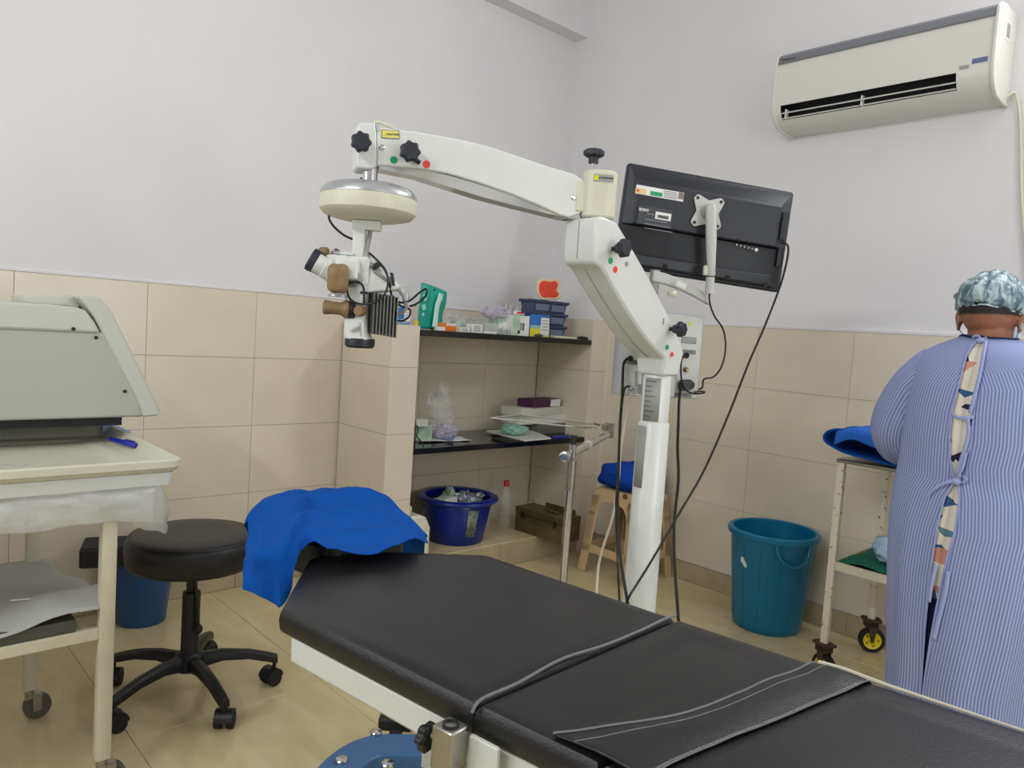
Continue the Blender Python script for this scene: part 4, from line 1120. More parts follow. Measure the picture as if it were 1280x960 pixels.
    obj('back_cover', MB().loft([[L(.006, yb_+.001, 0), L(Wd-.004, yb_+.001, 0), L(Wd-.006, Ht-.005, 0), L(.006, Ht-.005, 0)], [L(.03, yb_+.001, .01), L(Wd-.03, yb_+.001, .01), L(Wd-.03, Ht-.03, .01), L(.03, Ht-.03, .01)]], True), M['monitor2'], mo, bevel=.003)
    obj('lower_lip', MB().loft([[L(.01, Ht-.052, .0), L(Wd-.01, Ht-.052, .0), L(Wd-.012, Ht-.006, .0), L(.012, Ht-.006, .0)], [L(.03, Ht-.044, .017), L(Wd-.06, Ht-.044, .017), L(Wd-.05, Ht-.014, .013), L(.03, Ht-.014, .013)]], True), M['monitor'], mo, bevel=.002)
    def onm(px, py, w_):
        r = ray(px, py); c = TL + N*w_
        p_ = CAMP + r*((c-CAMP).dot(N)/r.dot(N)); return p_
    def mp(px, py, w_, h, m, nm, o=.0245, t_=.001): return obj(nm, MB().box(onm(px, py, o), (w_, h, t_), (X, Y, N)), m, mo)
    sX = X
    mp(825, 241.5, .152, .027, M['paper'], 'sticker')['label'] = 'white and green energy sticker'
    mp(820.5, 242.5, .038, .012, M['stgreen'], 'sticker_print', .0255); mp(801, 239, .034, .017, mat('print_pale', (222, 196, 150), .6), 'sticker_print', .0255)
    mp(797.5, 238, .007, .008, M['stred'], 'sticker_print', .0262)
    for k in range(4): mp(838, 240+k*2.4, .042, .0028, M['inkg'], 'sticker_print', .0255)
    mp(851.5, 245, .018, .02, mat('print_mixed', (120, 150, 120), .6, rgb2=(140, 70, 110), scale=200), 'sticker_print', .0255)
    mp(818.5, 271, .107, .056, mat('plate_dark', (56, 59, 66), .5), 'rating_plate')
    mp(829, 270.5, .05, .022, M['paper'], 'sticker', .0256)
    for k in range(16):
        mp(822.5+k*.85, 270.2+k*.15, .0009+.0009*(k % 3 == 0), .0095, M['ink'], 'bar_code_line', .0264)
    text('SONY', .012, onm(805, 262.5, .026), X, Y, M['paper'], mo, off=.0, bold=.0003)
    for k, (a, w_) in enumerate(((267, .03), (275, .07), (278.5, .085), (284, .09))): mp(811+w_*130, a+3.5 if k > 1 else a+1, w_, .0016, M['inkg'], 'plate_print', .0258)
    # jacks
    pp = [(921+k*4.9, 306+k*1.25) for k in range(6)]
    for k, (px, py) in enumerate(pp):
        obj('jack', MB().cyl(onm(px, py, .008), onm(px, py, .016), .0035 if k < 5 else .0055, n=12), M['label'] if k < 5 else M['paper'], mo)
    for px, py in ((910, 347), (957, 356), (832, 333)):
        obj('rubber_pad', MB().cyl(onm(px, py, .012), onm(px, py, .019), .007, n=18), M['rubber'], mo)
    for px, py in ((923, 299.5), (973, 280)): obj('screw_hole', MB().cyl(onm(px, py, .02), onm(px, py, .0248), .004, n=12), M['ink'], mo)
    # side connector bay
    obj('side_bay', MB().box(onm(979, 283, .012), (.018, .085, .014), (X, Y, N)), M['monitor2'], mo)
    obj('side_bay', MB().box(onm(974, 322, .012), (.018, .06, .014), (X, Y, N)), M['monitor2'], mo)
    # VESA plate: concave-sided square
    vc = onm(884, 265.5, .0255); r_ = .062
    vp = []
    for k in range(4):
        a0 = PI/4 + k*PI/2
        for da in (-.17, -.08, 0, .08, .17):
            vp.append(vc + (X*math.cos(a0+da)+Y*math.sin(a0+da))*r_*(1.0 if abs(da) < .1 else .97))
        a1 = a0 + PI/4
        vp.append(vc + (X*math.cos(a1)+Y*math.sin(a1))*r_*.58)
    # ---- monitor arm
    ma = t
    va = obj('mounting_plate', MB().prism(vp, N*.004), mat('arm_grey', (186, 187, 182), .4), ma, bevel=.001)
    for k in range(4):
        a0 = PI/4 + k*PI/2
        obj('screw', MB().cyl(vc+(X*math.cos(a0)+Y*math.sin(a0))*r_*.86+N*.004, vc+(X*math.cos(a0)+Y*math.sin(a0))*r_*.86+N*.0055, .005, n=12), M['ink'], va)
    obj('swivel', MB().lathe([(.022, .004), (.022, .014), (.018, .016), (.018, .026), (0, .026)], vc, N, n=28), M['label'], ma)
    a = onm(889, 255, .06); b = onm(889, 345, .055)
    rg = []
    for s_, w_, dp in ((0, .012, .02), (.06, .017, .026), (.5, .0165, .026), (.85, .013, .024), (.97, .013, .02), (1, .01, .016)):
        p = a.lerp(b, s_)
        rg.append([p+RH*w_*math.cos(2*PI*i/16)-FH*dp*.5*math.sin(2*PI*i/16) for i in range(16)])
    ua_ = obj('front_link', MB().loft(rg, True), mat('arm_grey', (196, 197, 192), .35), ma)
    obj('swivel_neck', MB().cyl(vc+N*.02, onm(886, 262, .055), .013, n=18), M['label'], ma)
    el = onm(887, 358, .045)
    obj('elbow_joint', MB().cyl(el-Z*.022, el+Z*.028, .013, n=20), mat('arm_grey', (196, 197, 192), .35), ma)
    obj('link_clip', MB().box(onm(882, 338, .05), (.014, .016, .03), (RH, FH, Z)), M['cream2'], ma, bevel=.003)
    st_ = V((cx, cy, 0)) + FH*.05; s0 = at(822, 347, 2.27); s1 = at(886, 375, 2.31)
    rings = []
    for s_, px, py in ((0, 815, 345), (.2, 832, 349), (.45, 850, 356), (.7, 868, 365), (1, 886, 376)):
        p = at(px, py, 2.2+.08*s_+.05); hh = .017-.003*s_
        rings.append([p-FH*.014+Z*hh, p+FH*.014+Z*hh, p+FH*.014-Z*hh, p-FH*.014-Z*hh])
    obj('rear_link', MB().loft(rings, True), mat('arm_grey', (196, 197, 192), .35), ma, bevel=.004)
    rc = at(818, 350, 2.26)
    obj('post', MB().cyl(V((rc.x, rc.y, zc-.06)), rc+Z*.03, .015, n=20), M['label'], ma)
    obj('post_clamp', MB().box(V((rc.x, rc.y, zc-.05)).lerp(V((cx, cy, zc-.05)), .45), ((V((rc.x, rc.y, 0))-V((cx, cy, 0))).length, .05, .03), ((V((rc.x, rc.y, 0))-V((cx, cy, 0))).normalized(), (V((rc.x, rc.y, 0))-V((cx, cy, 0))).normalized().cross(Z), Z)), M['silver'], ma)
    obj('link_label', MB().box(at(852, 356, 2.235), (.03, .001, .015), (RH*.95-Z*.3, FH, (Z*.95+RH*.3))), M['paper'], ma)
    obj('arm_knob', MB().lathe([(.012, 0), (.015, .006), (.013, .014), (0, .015)], at(840, 364, 2.22), -Z, n=20), M['cream2'], ma)

    # ---- loose cables
    def cable(pts, r, label, m=M['cable'], nm='cable'):
        if pts[-1].z < .62:
            e_ = pts[-1]; pts = pts + [V((e_.x+.01, e_.y+.02, .3)), V((e_.x+.03, e_.y+.03, .05)), V((e_.x+.08, e_.y+.04, .008))]
        return tag(obj(nm, MB().tube(pts, r, 8, smooth=6), m), label, 'cable')
    cable([onm(976, 303, .02), at(984, 306, 2.33), at(985, 318, 2.33), at(979, 345, 2.33), at(970, 372, 2.33), at(955, 410, 2.3), at(935, 456, 2.28), at(910, 520, 2.24), at(880, 588, 2.18), at(850, 640, 2.12), at(815, 700, 2.02), at(795, 732, 1.97), at(785, 749, 1.94), at(778, 775, 2.0)], .0034, 'long black monitor cable sweeping down diagonally across the white column')
    cable([onb(788, 448, .022), onb(783, 449, .03), onb(779, 458, .028), at(778, 490, 2.29), at(775, 530, 2.28), at(773, 590, 2.24), at(772, 650, 2.16), at(776, 700, 2.06), at(783, 745, 1.98), at(786, 770, 2.0)], .0042, 'thick black cable hanging from the upper left socket of the control box')
    cable([onb(787, 483, .02), onb(782, 484, .026), onb(779.5, 492, .024), at(777, 512, 2.29), at(774, 560, 2.27), at(771, 610, 2.2), at(770, 640, 2.2), at(772, 700, 2.1), at(776, 780, 2.1)], .003, 'black cable hanging from the lower left plug of the control box')
    cable([onb(851, 482, .02), onb(849, 500, .022), at(848, 530, 2.3), at(847, 560, 2.3), at(848, 600, 2.28), at(843, 650, 2.22), at(843, 700, 2.14), at(846, 745, 2.08), at(848, 775, 2.02), at(850, 810, 2.1)], .0046, 'thick black mains cable hanging right of the white column')
    cable([onb(858, 446, .024), onb(853, 447, .024), onb(851, 460, .022), onb(852.5, 478, .024), onb(858, 488, .022), onb(868, 492, .022), onb(880, 491, .022), onb(878, 489, .024), onb(868, 490, .028)], .0028, 'thin black cable looping around the mains socket of the control box')
    cable([at(887, 362, 2.29), at(887, 378, 2.3), at(893, 395, 2.32), at(904, 412, 2.34), at(907, 435, 2.34), at(902, 458, 2.34), at(892, 471, 2.34), at(880, 474, 2.34), at(878, 484, 2.34), at(873, 487, 2.345)], .0028, 'thin black cable drooping from the monitor arm to the control box side')
    cable([onb(789, 490, .03), at(776, 560, 2.4), at(773, 600, 2.42), at(766, 645, 2.46), at(752, 690, 2.5), at(747, 718, 2.5), at(746, 760, 2.42)], .0045, 'off-white tube hanging down in front of the tan stool', M['wcable'], 'tube')
microscope()
# ================================================================== INSTRUMENT STAND (chrome)
RHZ = V((math.cos(YAW), -math.sin(YAW), 0)); FHZ = V((math.sin(YAW), math.cos(YAW), 0)); ZZ = V((0, 0, 1))
def crumple(c, r, m, name, par=None, amp=.25, sc=18, seed=0, n=40, k=26, flat=None, ax=None, jag=0):
    c = V(c); X, Y, Z = ax or (RHZ, FHZ, ZZ); mb = MB(); rings = []
    for i in range(k+1):
        t = -PI/2 + PI*i/k; t = max(min(t, PI/2-.05), -PI/2+.05)
        ring = []
        for j in range(n):
            a = 2*PI*j/n
            d = X*(r[0]*math.cos(t)*math.cos(a)) + Y*(r[1]*math.cos(t)*math.sin(a)) + Z*(r[2]*math.sin(t))
            f = 1 + amp*noise.noise((c+d)*sc + V((seed, 0, 0))) + amp*.6*noise.noise((c+d)*sc*2.7 + V((0, seed, 0))) - (.12+jag*.5)*amp*3*abs(noise.noise((c+d)*sc*1.8+V((3, 0, seed)))) + jag*abs(noise.noise((c+d)*sc*4))
            p = c + d*f
            if flat is not None and p.z < flat: p.z = flat + (random.random()*.0015)
            ring.append(p)
        rings.append(ring)
    mb.loft(rings, True)
    return obj(name, mb, m, par, sharp=25 if jag else 60)
def mayo():
    p = at(716, 560, 2.2); px_, py_ = p.x, p.y
    t = thing('instrument_stand', 'chrome instrument stand with an empty wire tray frame before the shelves', 'stand', (px_, py_, 0))
    o = V((px_, py_, 0)); zt = at(712, 570, 2.2).z
    obj('pole', MB().cyl(o+ZZ*.03, o+ZZ*(zt-.09), .0115, n=24), M['chrome'], t)
    obj('pole_sleeve', MB().cyl(o+ZZ*(zt-.1), o+ZZ*(zt-.01), .0145, n=24), M['steel'], t)
    a, b = at(707, 571, 2.19), at(760, 543, 2.42); b.z = a.z + .0
    b = on('z', a.z, 761, 542)
    d = (b-a).normalized()
    obj('cross_tube', MB().cyl(a-d*.01, b, .013, n=24), M['chrome'], t)
    obj('socket', MB().lathe([(.016, -.02), (.017, .0), (.017, .012), (.012, .014), (.012, -.02)], a-d*.004, -d, n=24), M['steel'], t)
    obj('white_ring', MB().cyl(a.lerp(b, .42), a.lerp(b, .47), .0142, n=24), M['paper'], t)
    obj('clamp', MB().cyl(o+ZZ*(zt-.005), o+ZZ*(zt+.035), .011, n=20), M['chrome'], t)
    obj('clamp_knob', MB().cyl(o+ZZ*(zt+.035), o+ZZ*(zt+.05), .008, n=16).cyl(o+ZZ*(zt+.05), o+ZZ*(zt+.062), .0095, n=16), M['bpl'], t)
    zf = a.z+.042
    C_ = [on('z', zf, *q) for q in ((745, 535), (716, 533.5), (614, 522.5), (650, 518.5), (742, 529), (752, 533))]
    e = b + ZZ*.0
    loop = [C_[5], C_[0], C_[1], C_[2], C_[3], C_[4], C_[5]]
    mb = MB()
    fine = []
    for i in range(len(loop)-1):
        for k in range(6): fine.append(loop[i].lerp(loop[i+1], k/6))
    fine.append(loop[-1])
    obj('tray_frame', mb.tube(fine, .0035, 8), M['chrome'], t)
    obj('end_bracket', MB().box(b+ZZ*.012, (.02, .034, .055), (d, d.cross(ZZ), ZZ)).box(b.lerp(C_[5], .5)+ZZ*.01, (.02, .02, .02)), M['steel'], t)
    for s_ in (-1, 1):
        obj('foot', MB().tube([o+ZZ*.035, o+(RHZ*s_*.12)+ZZ*.035, o+RHZ*s_*.2+FHZ*.05+ZZ*.03], .012, 10), M['chrome'], t)
        obj('castor', MB().cyl(o+RHZ*s_*.2+FHZ*.05+ZZ*.02-RHZ*.01, o+RHZ*s_*.2+FHZ*.05+ZZ*.02+RHZ*.01, .02, n=18), M['rubber'], t)
mayo()

# ================================================================== TAN PLASTIC STOOL + blue bundle
def plastic_stool():
    cx, cy, h = -2.375, 3.095, .45
    t = thing('plastic_stool', 'tan moulded plastic stool against the right wall behind the column', 'stool', (cx, cy, 0))
    st, sb = .135, .175                                # half widths at top / at the floor
    o = V((cx, cy, 0))
    def P(sx, sy, z, k=1.0):
        q = st + (sb-st)*(1-z/h)
        return o + V((sx*q*k, sy*q*k, z))
    obj('seat', MB().loft([[V((cx+math.copysign(1, math.cos(a))*abs(math.cos(a))**.35*r, cy+math.copysign(1, math.sin(a))*abs(math.sin(a))**.35*r, z)) for a in [2*PI*(i+.5)/40 for i in range(40)]]
        for r, z in ((st+.004, h-.04), (st+.002, h-.015), (st-.006, h-.003), (st-.016, h), (st-.05, h-.002))], True), M['tan'], t)
    # four arched side panels: legs plus apron, as flat curved frames with openings
    for k in range(4):
        a = k*PI/2; ux, uy = math.cos(a), math.sin(a); vx, vy = -uy, ux     # normal u, along v
        def Q(s_, z, off=0):
            q = st + (sb-st)*(1-z/h) - off
            return o + V((ux*q + vx*s_*q, uy*q + vy*s_*q, z))
        outer, inner = [], []
        # upper opening (arch) between legs
        def arch(off, z0, z1, w0, n=10):
            pts = [(-w0, z0)]
            for i in range(n+1):
                an = PI - PI*i/n
                pts.append((w0*.92*math.cos(an), z1 - (z1-z0)*.42 + (z1-z0)*.42*math.sin(an)))
            pts.append((w0, z0)); return pts
        frame_out = [(-1, .11), (-1, .2), (-1, .3), (-.99, .38), (-.93, .435), (-.6, .44), (-.3, .44), (0, .44), (.3, .44), (.6, .44), (.93, .435), (.99, .38), (1, .3), (1, .2), (1, .11)]
        ar = [(-.7, .15), (-.7, .22), (-.69, .3), (-.64, .345), (-.52, .37), (-.3, .385), (-.15, .388), (0, .39), (.15, .388), (.3, .385), (.52, .37), (.64, .345), (.69, .3), (.7, .22), (.7, .15)]
        mb = MB()
        vs = []
        for off in (0, .006):
            vs += [Q(*p, off) for p in frame_out] + [Q(*p, off) for p in ar]
        n = len(ar); fs = []
        for i in range(n-1):
            fs.append((i, i+1, n+i+1, n+i)); fs.append((2*n+i, 3*n+i, 3*n+i+1, 2*n+i+1)); fs.append((n+i, n+i+1, 3*n+i+1, 3*n+i))
            fs.append((i, 2*n+i, 2*n+i+1, i+1))
        # lower crossbar
        mb.add(vs, fs)
        bar = [(-1, .11), (1, .11), (1, .15), (-1, .15)]
        mb.add([Q(*p, 0) for p in bar] + [Q(*p, .006) for p in bar], [(0, 1, 2, 3), (7, 6, 5, 4), (0, 4, 5, 1), (2, 6, 7, 3), (1, 5, 6, 2), (0, 3, 7, 4)])
        obj('side_frame', mb, M['tan'], t, sharp=40)
        # leg (corner post below the bar) as an L section
        c0 = [V((a_, b_)) for a_, b_ in ((0, 0), (-.3, 0), (-.3, -.06), (-.06, -.06), (-.06, -.3), (0, -.3))] if False else None
        sx, sy = math.copysign(1, ux - vx), math.copysign(1, uy - vy)
        rg = []
        for z, wd in ((0, .05), (.1, .052), (.2, .05), (.32, .045), (.41, .05)):
            p = P(sx, sy, z)
            rg.append([p, p+V((-sx*wd, 0, 0)), p+V((-sx*wd, -sy*.006, 0)), p+V((-sx*.006, -sy*.006, 0)), p+V((-sx*.006, -sy*wd, 0)), p+V((0, -sy*wd, 0))])
        obj('leg', MB().loft(rg, True), M['tan'], t, bevel=.002)
    c = o + V((0.02, -(st+.012), .385))
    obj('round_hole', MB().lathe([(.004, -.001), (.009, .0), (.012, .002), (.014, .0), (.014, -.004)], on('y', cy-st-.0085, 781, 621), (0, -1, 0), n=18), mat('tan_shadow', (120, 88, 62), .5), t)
    b = crumple((cx+.005, cy-.005, h+.06), (.165, .16, .085), M['blue2'], 'blue_bundle', amp=.2, sc=11, seed=4, flat=h+.0015)
    tag(b, 'crumpled royal blue cloth bundle on the tan plastic stool', 'cloth')
plastic_stool()

# ================================================================== TEAL BUCKET
def bucket():
    c = V((-1.57, 3.085, 0))
    t = thing('bucket', 'large empty teal plastic bucket against the right wall', 'bucket', c)
    obj('body', MB().lathe([(.135, 0), (.14, .004), (.146, .03), (.178, .40), (.181, .41), (.178, .43), (.172, .43), (.17, .4), (.137, .02), (.13, .012), (0, .012)], c, n=64), M['teal'], t, sharp=50)
    obj('rim', MB().lathe([(.179, .405), (.192, .41), (.195, .42), (.193, .431), (.184, .436), (.174, .433), (.174, .425), (.179, .42)], c, n=64, cap=False).tube([], .001) if False else MB().lathe([(.178, .405), (.192, .408), (.195, .42), (.193, .431), (.184, .436), (.174, .433), (.174, .42), (.178, .405)], c, n=64, cap=False), M['teal'], t)
    for k in range(14):
        a = 2*PI*k/14; d = V((math.cos(a), math.sin(a), 0))
        obj('moulded_rib', MB().tube([c+d*.1465+ZZ*.03, c+d*.1765+ZZ*.38], .0012, 6), M['teal'], t)
    a0 = math.atan2(-.55, .83)
    pts = []
    for i in range(13):
        q = PI*i/12; an = a0 + .42*math.cos(q)
        r = .182 + .014*math.sin(q); z = .405 - .085*math.sin(q)
        pts.append(c+V((math.cos(an)*r, math.sin(an)*r, z)))
    obj('handle', MB().tube(pts, .006, 8), M['teal'], t)
    d = V((math.cos(-1.8), math.sin(-1.8), 0)); s_ = V((-d.y, d.x, 0))
    pc = c + d*.1695 + ZZ*.3; up = (ZZ+d*.085).normalized()
    poly = [pc + s_*x*.017 + up*z*.02 for x, z in ((-1, .6), (-.5, 1.2), (.1, .7), (.4, .2), (1, -.2), (.9, -1), (.1, -.9), (-.3, -.3), (-.9, -.1))]
    obj('torn_sticker', MB().prism(poly, d*.0012), M['paper'], t)
bucket()

# ================================================================== RIGHT TROLLEY
def right_trolley():
    t = thing('dressing_trolley', 'rust-chipped cream trolley with yellow castors beside the gowned person', 'trolley', (-.88, 2.98, 0))
    xs, ys = (-1.165, -.6), (2.76, 3.19)
    for x in xs:
        for y in ys:
            lg = obj('leg', MB().rbox((x, y, .488), (.026, .026, .695), r=.003, n=2), M['rustw'], t)
            c = V((x, y, 0)); f = V((.9, -.4, 0)).normalized() if y < 3 else V((.8, .6, 0)).normalized(); sd = V((-f.y, f.x, 0))
            obj('castor_plate', MB().rbox(c+ZZ*.137, (.075, .06, .008), (f, sd, ZZ), r=.01), M['rust'], lg)
            obj('castor_fork', MB().prism([c+sd*.016+f*a+ZZ*z for a, z in ((-.022, .135), (.022, .135), (.014, .06), (.012, .045), (.002, .045))], sd*.004).prism([c-sd*.02+f*a+ZZ*z for a, z in ((-.022, .135), (.022, .135), (.014, .06), (.012, .045), (.002, .045))], sd*.004).box(c+ZZ*.118, (.05, .04, .02), (f, sd, ZZ)), M['rust'], lg)
            wc = c + ZZ*.052 + f*.008
            obj('tyre', MB().lathe([(.036, -.013), (.05, -.013), (.052, -.006), (.052, .006), (.05, .013), (.036, .013)], wc, sd, n=32, cap=False), M['rubber'], lg)
            obj('wheel_hub', MB().lathe([(0, -.014), (.012, -.014), (.016, -.008), (.03, -.008), (.037, -.012), (.037, .012), (.03, .008), (.016, .008), (.012, .014), (0, .014)], wc, sd, n=32), M['yellow'], lg)
            for k in range(5):
                a = 2*PI*k/5
                for s_ in (-1, 1):
                    hc = wc + (f*math.cos(a)+ZZ*math.sin(a))*.024 + sd*s_*.0082
                    obj('hub_hole', MB().cyl(hc, hc+sd*s_*.0006, .004, n=8), M['ink'], lg)
    zs = .45
    obj('lower_shelf', MB().rbox((-.8825, 2.975, zs-.006), (.54, .41, .012), r=.006), M['steel'], t)
    for y in ys: obj('shelf_rim', MB().box((-.8825, y-.0 if y < 3 else y, zs-.012), (.54, .012, .03)), M['cream'], t)
    for x in xs: obj('shelf_rim', MB().box((x, 2.975, zs-.012), (.012, .4, .03)), M['cream'], t)
    zt = .842
    obj('top_shelf', MB().rbox((-.8825, 2.975, zt-.012), (.60, .47, .014), r=.01), M['steel'], t)
    # green cloth on lower shelf
    ctrl = [[V((-1.145+.53*i/6, 2.775+.4*j/4, zs+.004+.006*((i*3+j) % 2))) for i in range(7)] for j in range(5)]
    tag(obj('green_cloth', MB().grid(wrinkle(net(ctrl, 4, 4), .005, 16)), M['green'], solid=.002), 'dark green cloth lining the lower shelf of the dressing trolley', 'cloth')
    b = crumple((-1.0, 2.95, zs+.05), (.1, .11, .055), M['wax'], 'cotton_bundle', amp=.25, sc=16, seed=8, flat=zs+.012, ax=(V((1, 0, 0)), V((0, 1, 0)), ZZ))
    tag(b, 'blue and white wrapped cotton bundle on the green cloth', 'bundle')
    b = crumple((-.81, 2.98, zs+.045), (.09, .11, .05), M['wax'], 'cotton_bundle', amp=.25, sc=16, seed=18, flat=zs+.012, ax=(V((1, 0, 0)), V((0, 1, 0)), ZZ))
    tag(b, 'wrapped cotton bundle half hidden behind the gown on the lower shelf', 'bundle')
    # folded blue sheet on the top, its left end rolled over the edge
    prof = [(-.62, .93), (-.85, .938), (-1.03, .944), (-1.13, .946), (-1.19, .938), (-1.218, .918), (-1.215, .893), (-1.18, .876), (-1.13, .867), (-1.05, .857), (-.95, .85), (-.8, .848), (-.62, .848)]
    P = [[V((x + (.012*math.sin(k*1.7) if x < -1.1 else 0), 2.705+.49*k/8, z + (.004*math.sin(k*1.9+x*9) if x < -.8 and z > .87 else 0))) for x, z in prof] for k in range(9)]
    P = wrinkle(net(P, 4, 4), .0035, 12, 9)
    sh = obj('blue_sheet', MB().grid(P), M['blue'], solid=.007)
    tag(sh, 'blue folded sheet on top of the dressing trolley, end rolled over the edge', 'sheet')
    fold = [[V((-1.17+.06*i, y, z+.003*((i+j) % 2)-(.014 if i == 0 else 0)+(.0 if j > 1 else .012*math.sin(i*1.5)))) for i in range(6)] for j, (y, z) in enumerate(((2.69, .905), (2.692, .93), (2.71, .954), (2.8, .958), (2.95, .958), (3.1, .957)))]
    tag(obj('blue_towel', MB().grid(wrinkle(net(fold, 4, 4), .004, 14)), mat('blue_towel', (26, 96, 190), .85, bump=.2, bscale=500), solid=.004), 'lighter blue towel fold lying over the blue sheet', 'towel')
right_trolley()

# ================================================================== LOWER NICHE
def niche():
    c = V((-2.965, 2.425, ZS3))
    t = thing('tub', 'dark blue round plastic tub full of wrappers under the shelves', 'tub', c)
    obj('body', MB().lathe([(.135, 0), (.14, .004), (.178, .205), (.175, .21), (.136, .01), (0, .008)], c, n=56), M['tub'], t, sharp=50)
    obj('rim', MB().lathe([(.175, .205), (.205, .213), (.212, .222), (.208, .23), (.19, .236), (.17, .232), (.168, .222), (.175, .205)], c, n=56, cap=False), M['tub'], t)
    # printed paper label
    a1 = -.35; P = []
    for z in (.05, .19):
        r = .14+.038*z/.205+.0012
        P.append([c+V((math.cos(a1+.34*i/8)*r, math.sin(a1+.34*i/8)*r, z)) for i in range(9)])
    a1 = .25
    obj('printed_label', MB().grid(P), mat('tub_label', (150, 150, 120), .6, rgb2=(60, 90, 90), scale=60), t, solid=.0008)
    ax_ = (V((.8, .6, 0)), V((-.6, .8, 0)), ZZ)
    def carton(name, pos, size, ang, m, label, cat='box', tilt=0, group=None, lid=None):
        X = V((math.cos(ang), math.sin(ang), 0)); Y = V((-X.y, X.x, 0)); Z = ZZ
        if tilt: X, Z = (X*math.cos(tilt)+Z*math.sin(tilt)), (Z*math.cos(tilt)-X*math.sin(tilt))
        o = obj(name, MB().box(V(pos)+Z*size[2]/2, size, (X, Y, Z)), m, bevel=.0012)
        return tag(o, label, cat, group), (X, Y, Z)
    carton('white_carton', c+V((-.01, -.07, .178)), (.08, .1, .045), .25, M['carton'], 'torn white carton lying inside the blue tub', tilt=.12)
    tag(crumple(c+V((.0, .06, .19)), (.085, .085, .045), M['foil'], 'foil_wrappers', amp=.5, sc=26, seed=3, jag=.4), 'crumpled silver foil wrappers heaped in the blue tub', 'wrappers')
    tag(crumple(c+V((-.06, 0, .195)), (.05, .05, .055), M['cartong'], 'green_wrapper', amp=.5, sc=22, seed=6, jag=.3), 'crumpled pale green wrapper between the cartons in the tub', 'wrapper')
    tag(crumple(c+V((0, 0, .13)), (.1, .1, .05), M['film'], 'clear_wrappers', amp=.4, sc=20, seed=9), 'clear plastic wrappers filling the blue tub', 'wrappers')
    # clear bottle, red cap
    def bottle(c, s_, label, capm):
        b = thing('bottle', label, 'bottle', c)
        obj('body', MB().lathe([(.0, .002), (.02, .0), (.032, .006), (.034, .02), (.033, .05), (.0345, .056), (.033, .062), (.0345, .075), (.033, .08), (.0345, .1), (.034, .15), (.033, .175), (.026, .205), (.016, .225), (.0125, .235), (.0125, .245)], c, n=32, cap=False), M['bottle'], b, sharp=70)
        obj('cap', MB().lathe([(.0155, .238), (.0155, .264), (.013, .268), (0, .268)], c, n=24), capm, b)
        return b
    bottle(V((-2.995, 2.79, ZS3)), 1, 'clear ribbed plastic bottle with a red cap beside the tub', M['red'])
    tag(obj('glass_tube', MB().lathe([(0, .002), (.018, 0), (.02, .004), (.02, .15), (.019, .15), (.018, .006), (0, .004)], V((-3.09, 2.74, ZS3)), n=24), M['clear']), 'small clear cylinder standing behind the bottle', 'cylinder')
    # jerrycan
    jc = V((-2.86, 2.07, ZS3))
    j = thing('jerrycan', 'white plastic jerrycan squeezed between the pier and the blue tub', 'can', jc)
    pr = [(-.062, 0), (.062, 0), (.062, .14), (.035, .19), (.0, .205), (-.062, .205)]
    jx = V((.62, .785, 0)).normalized(); jy = V((-jx.y, jx.x, 0))
    jc2 = jc + V((.005, .0, 0))
    pts = [jc2 + V((0, 1, 0))*a + ZZ*z + V((.06, 0, 0)) for a, z in pr]
    obj('body', MB().prism(pts, V((-.13, 0, 0))), M['jerry'], j, bevel=.012)
    obj('handle', MB().tube([jc2+V((.02, -.045, .2)), jc2+V((.02, -.035, .235)), jc2+V((-.03, -.035, .235)), jc2+V((-.04, -.045, .2))], .008, 8, smooth=3), M['jerry'], j)
    obj('cap', MB().cyl(jc2+V((.03, .03, .19)), jc2+V((.03, .038, .225)), .016, n=20), M['ink'], j)
    # steel instrument case
    fl_, fr_ = on('z', ZS3, 643, 662), on('z', ZS3, 702, 681)
    X = (fr_-fl_).normalized(); Y = ZZ.cross(X); ln = (fr_-fl_).length
    dp = .145; hh = .135
    k = thing('steel_case', 'olive-brown metal instrument case with latches on the niche floor', 'case', (fl_+fr_)/2+Y*dp/2)
    def K(a, b, z): return fl_ + X*a + Y*b + ZZ*z
    obj('body', MB().box(K(ln/2, dp/2, hh*.36), (ln, dp, hh*.72), (X, Y, ZZ)), M['brass'], k, bevel=.003)
    obj('lid', MB().box(K(ln/2, dp/2, hh*.87), (ln+.004, dp+.004, hh*.26), (X, Y, ZZ)), M['brass'], k, bevel=.004)
    for a in (.16, .84):
        lt = obj('latch', MB().box(K(ln*a, -.004, hh*.7), (.02, .005, .035), (X, Y, ZZ)), M['ink'], k)
        obj('rivet', MB().cyl(K(ln*a+.004, -.003, hh*.38), K(ln*a+.004, -.006, hh*.38), .004, n=10), M['chrome'], k)
    obj('rivet', MB().cyl(K(ln+.002, dp*.6, hh*.4), K(ln+.005, dp*.6, hh*.4), .004, n=10), M['chrome'], k)
    obj('carry_handle', MB().tube([K(.02, dp*.5, hh), K(.02, dp*.5, hh+.02), K(.02, dp*.5+.055, hh+.022), K(.02, dp*.5+.055, hh)], .0025, 8), M['steel'], k)
    for q in range(9):
        obj('vent_slot', MB().box(K(ln*(.3+.042*q), -.0008, hh*.5-.0), (.003, .0015, .006), (X, Y, ZZ)), M['ink'], k)
    obj('lid_handle', MB().box(K(ln*.62, dp*.45, hh+.004), (.07, .028, .006), (X, Y, ZZ)), M['steel'], k, bevel=.001)
    obj('back_flap', MB().box(K(ln*.6, dp-.01, hh+.012), (ln*.62, .006, .025), (X, Y, ZZ)), M['brass'], k)
niche()

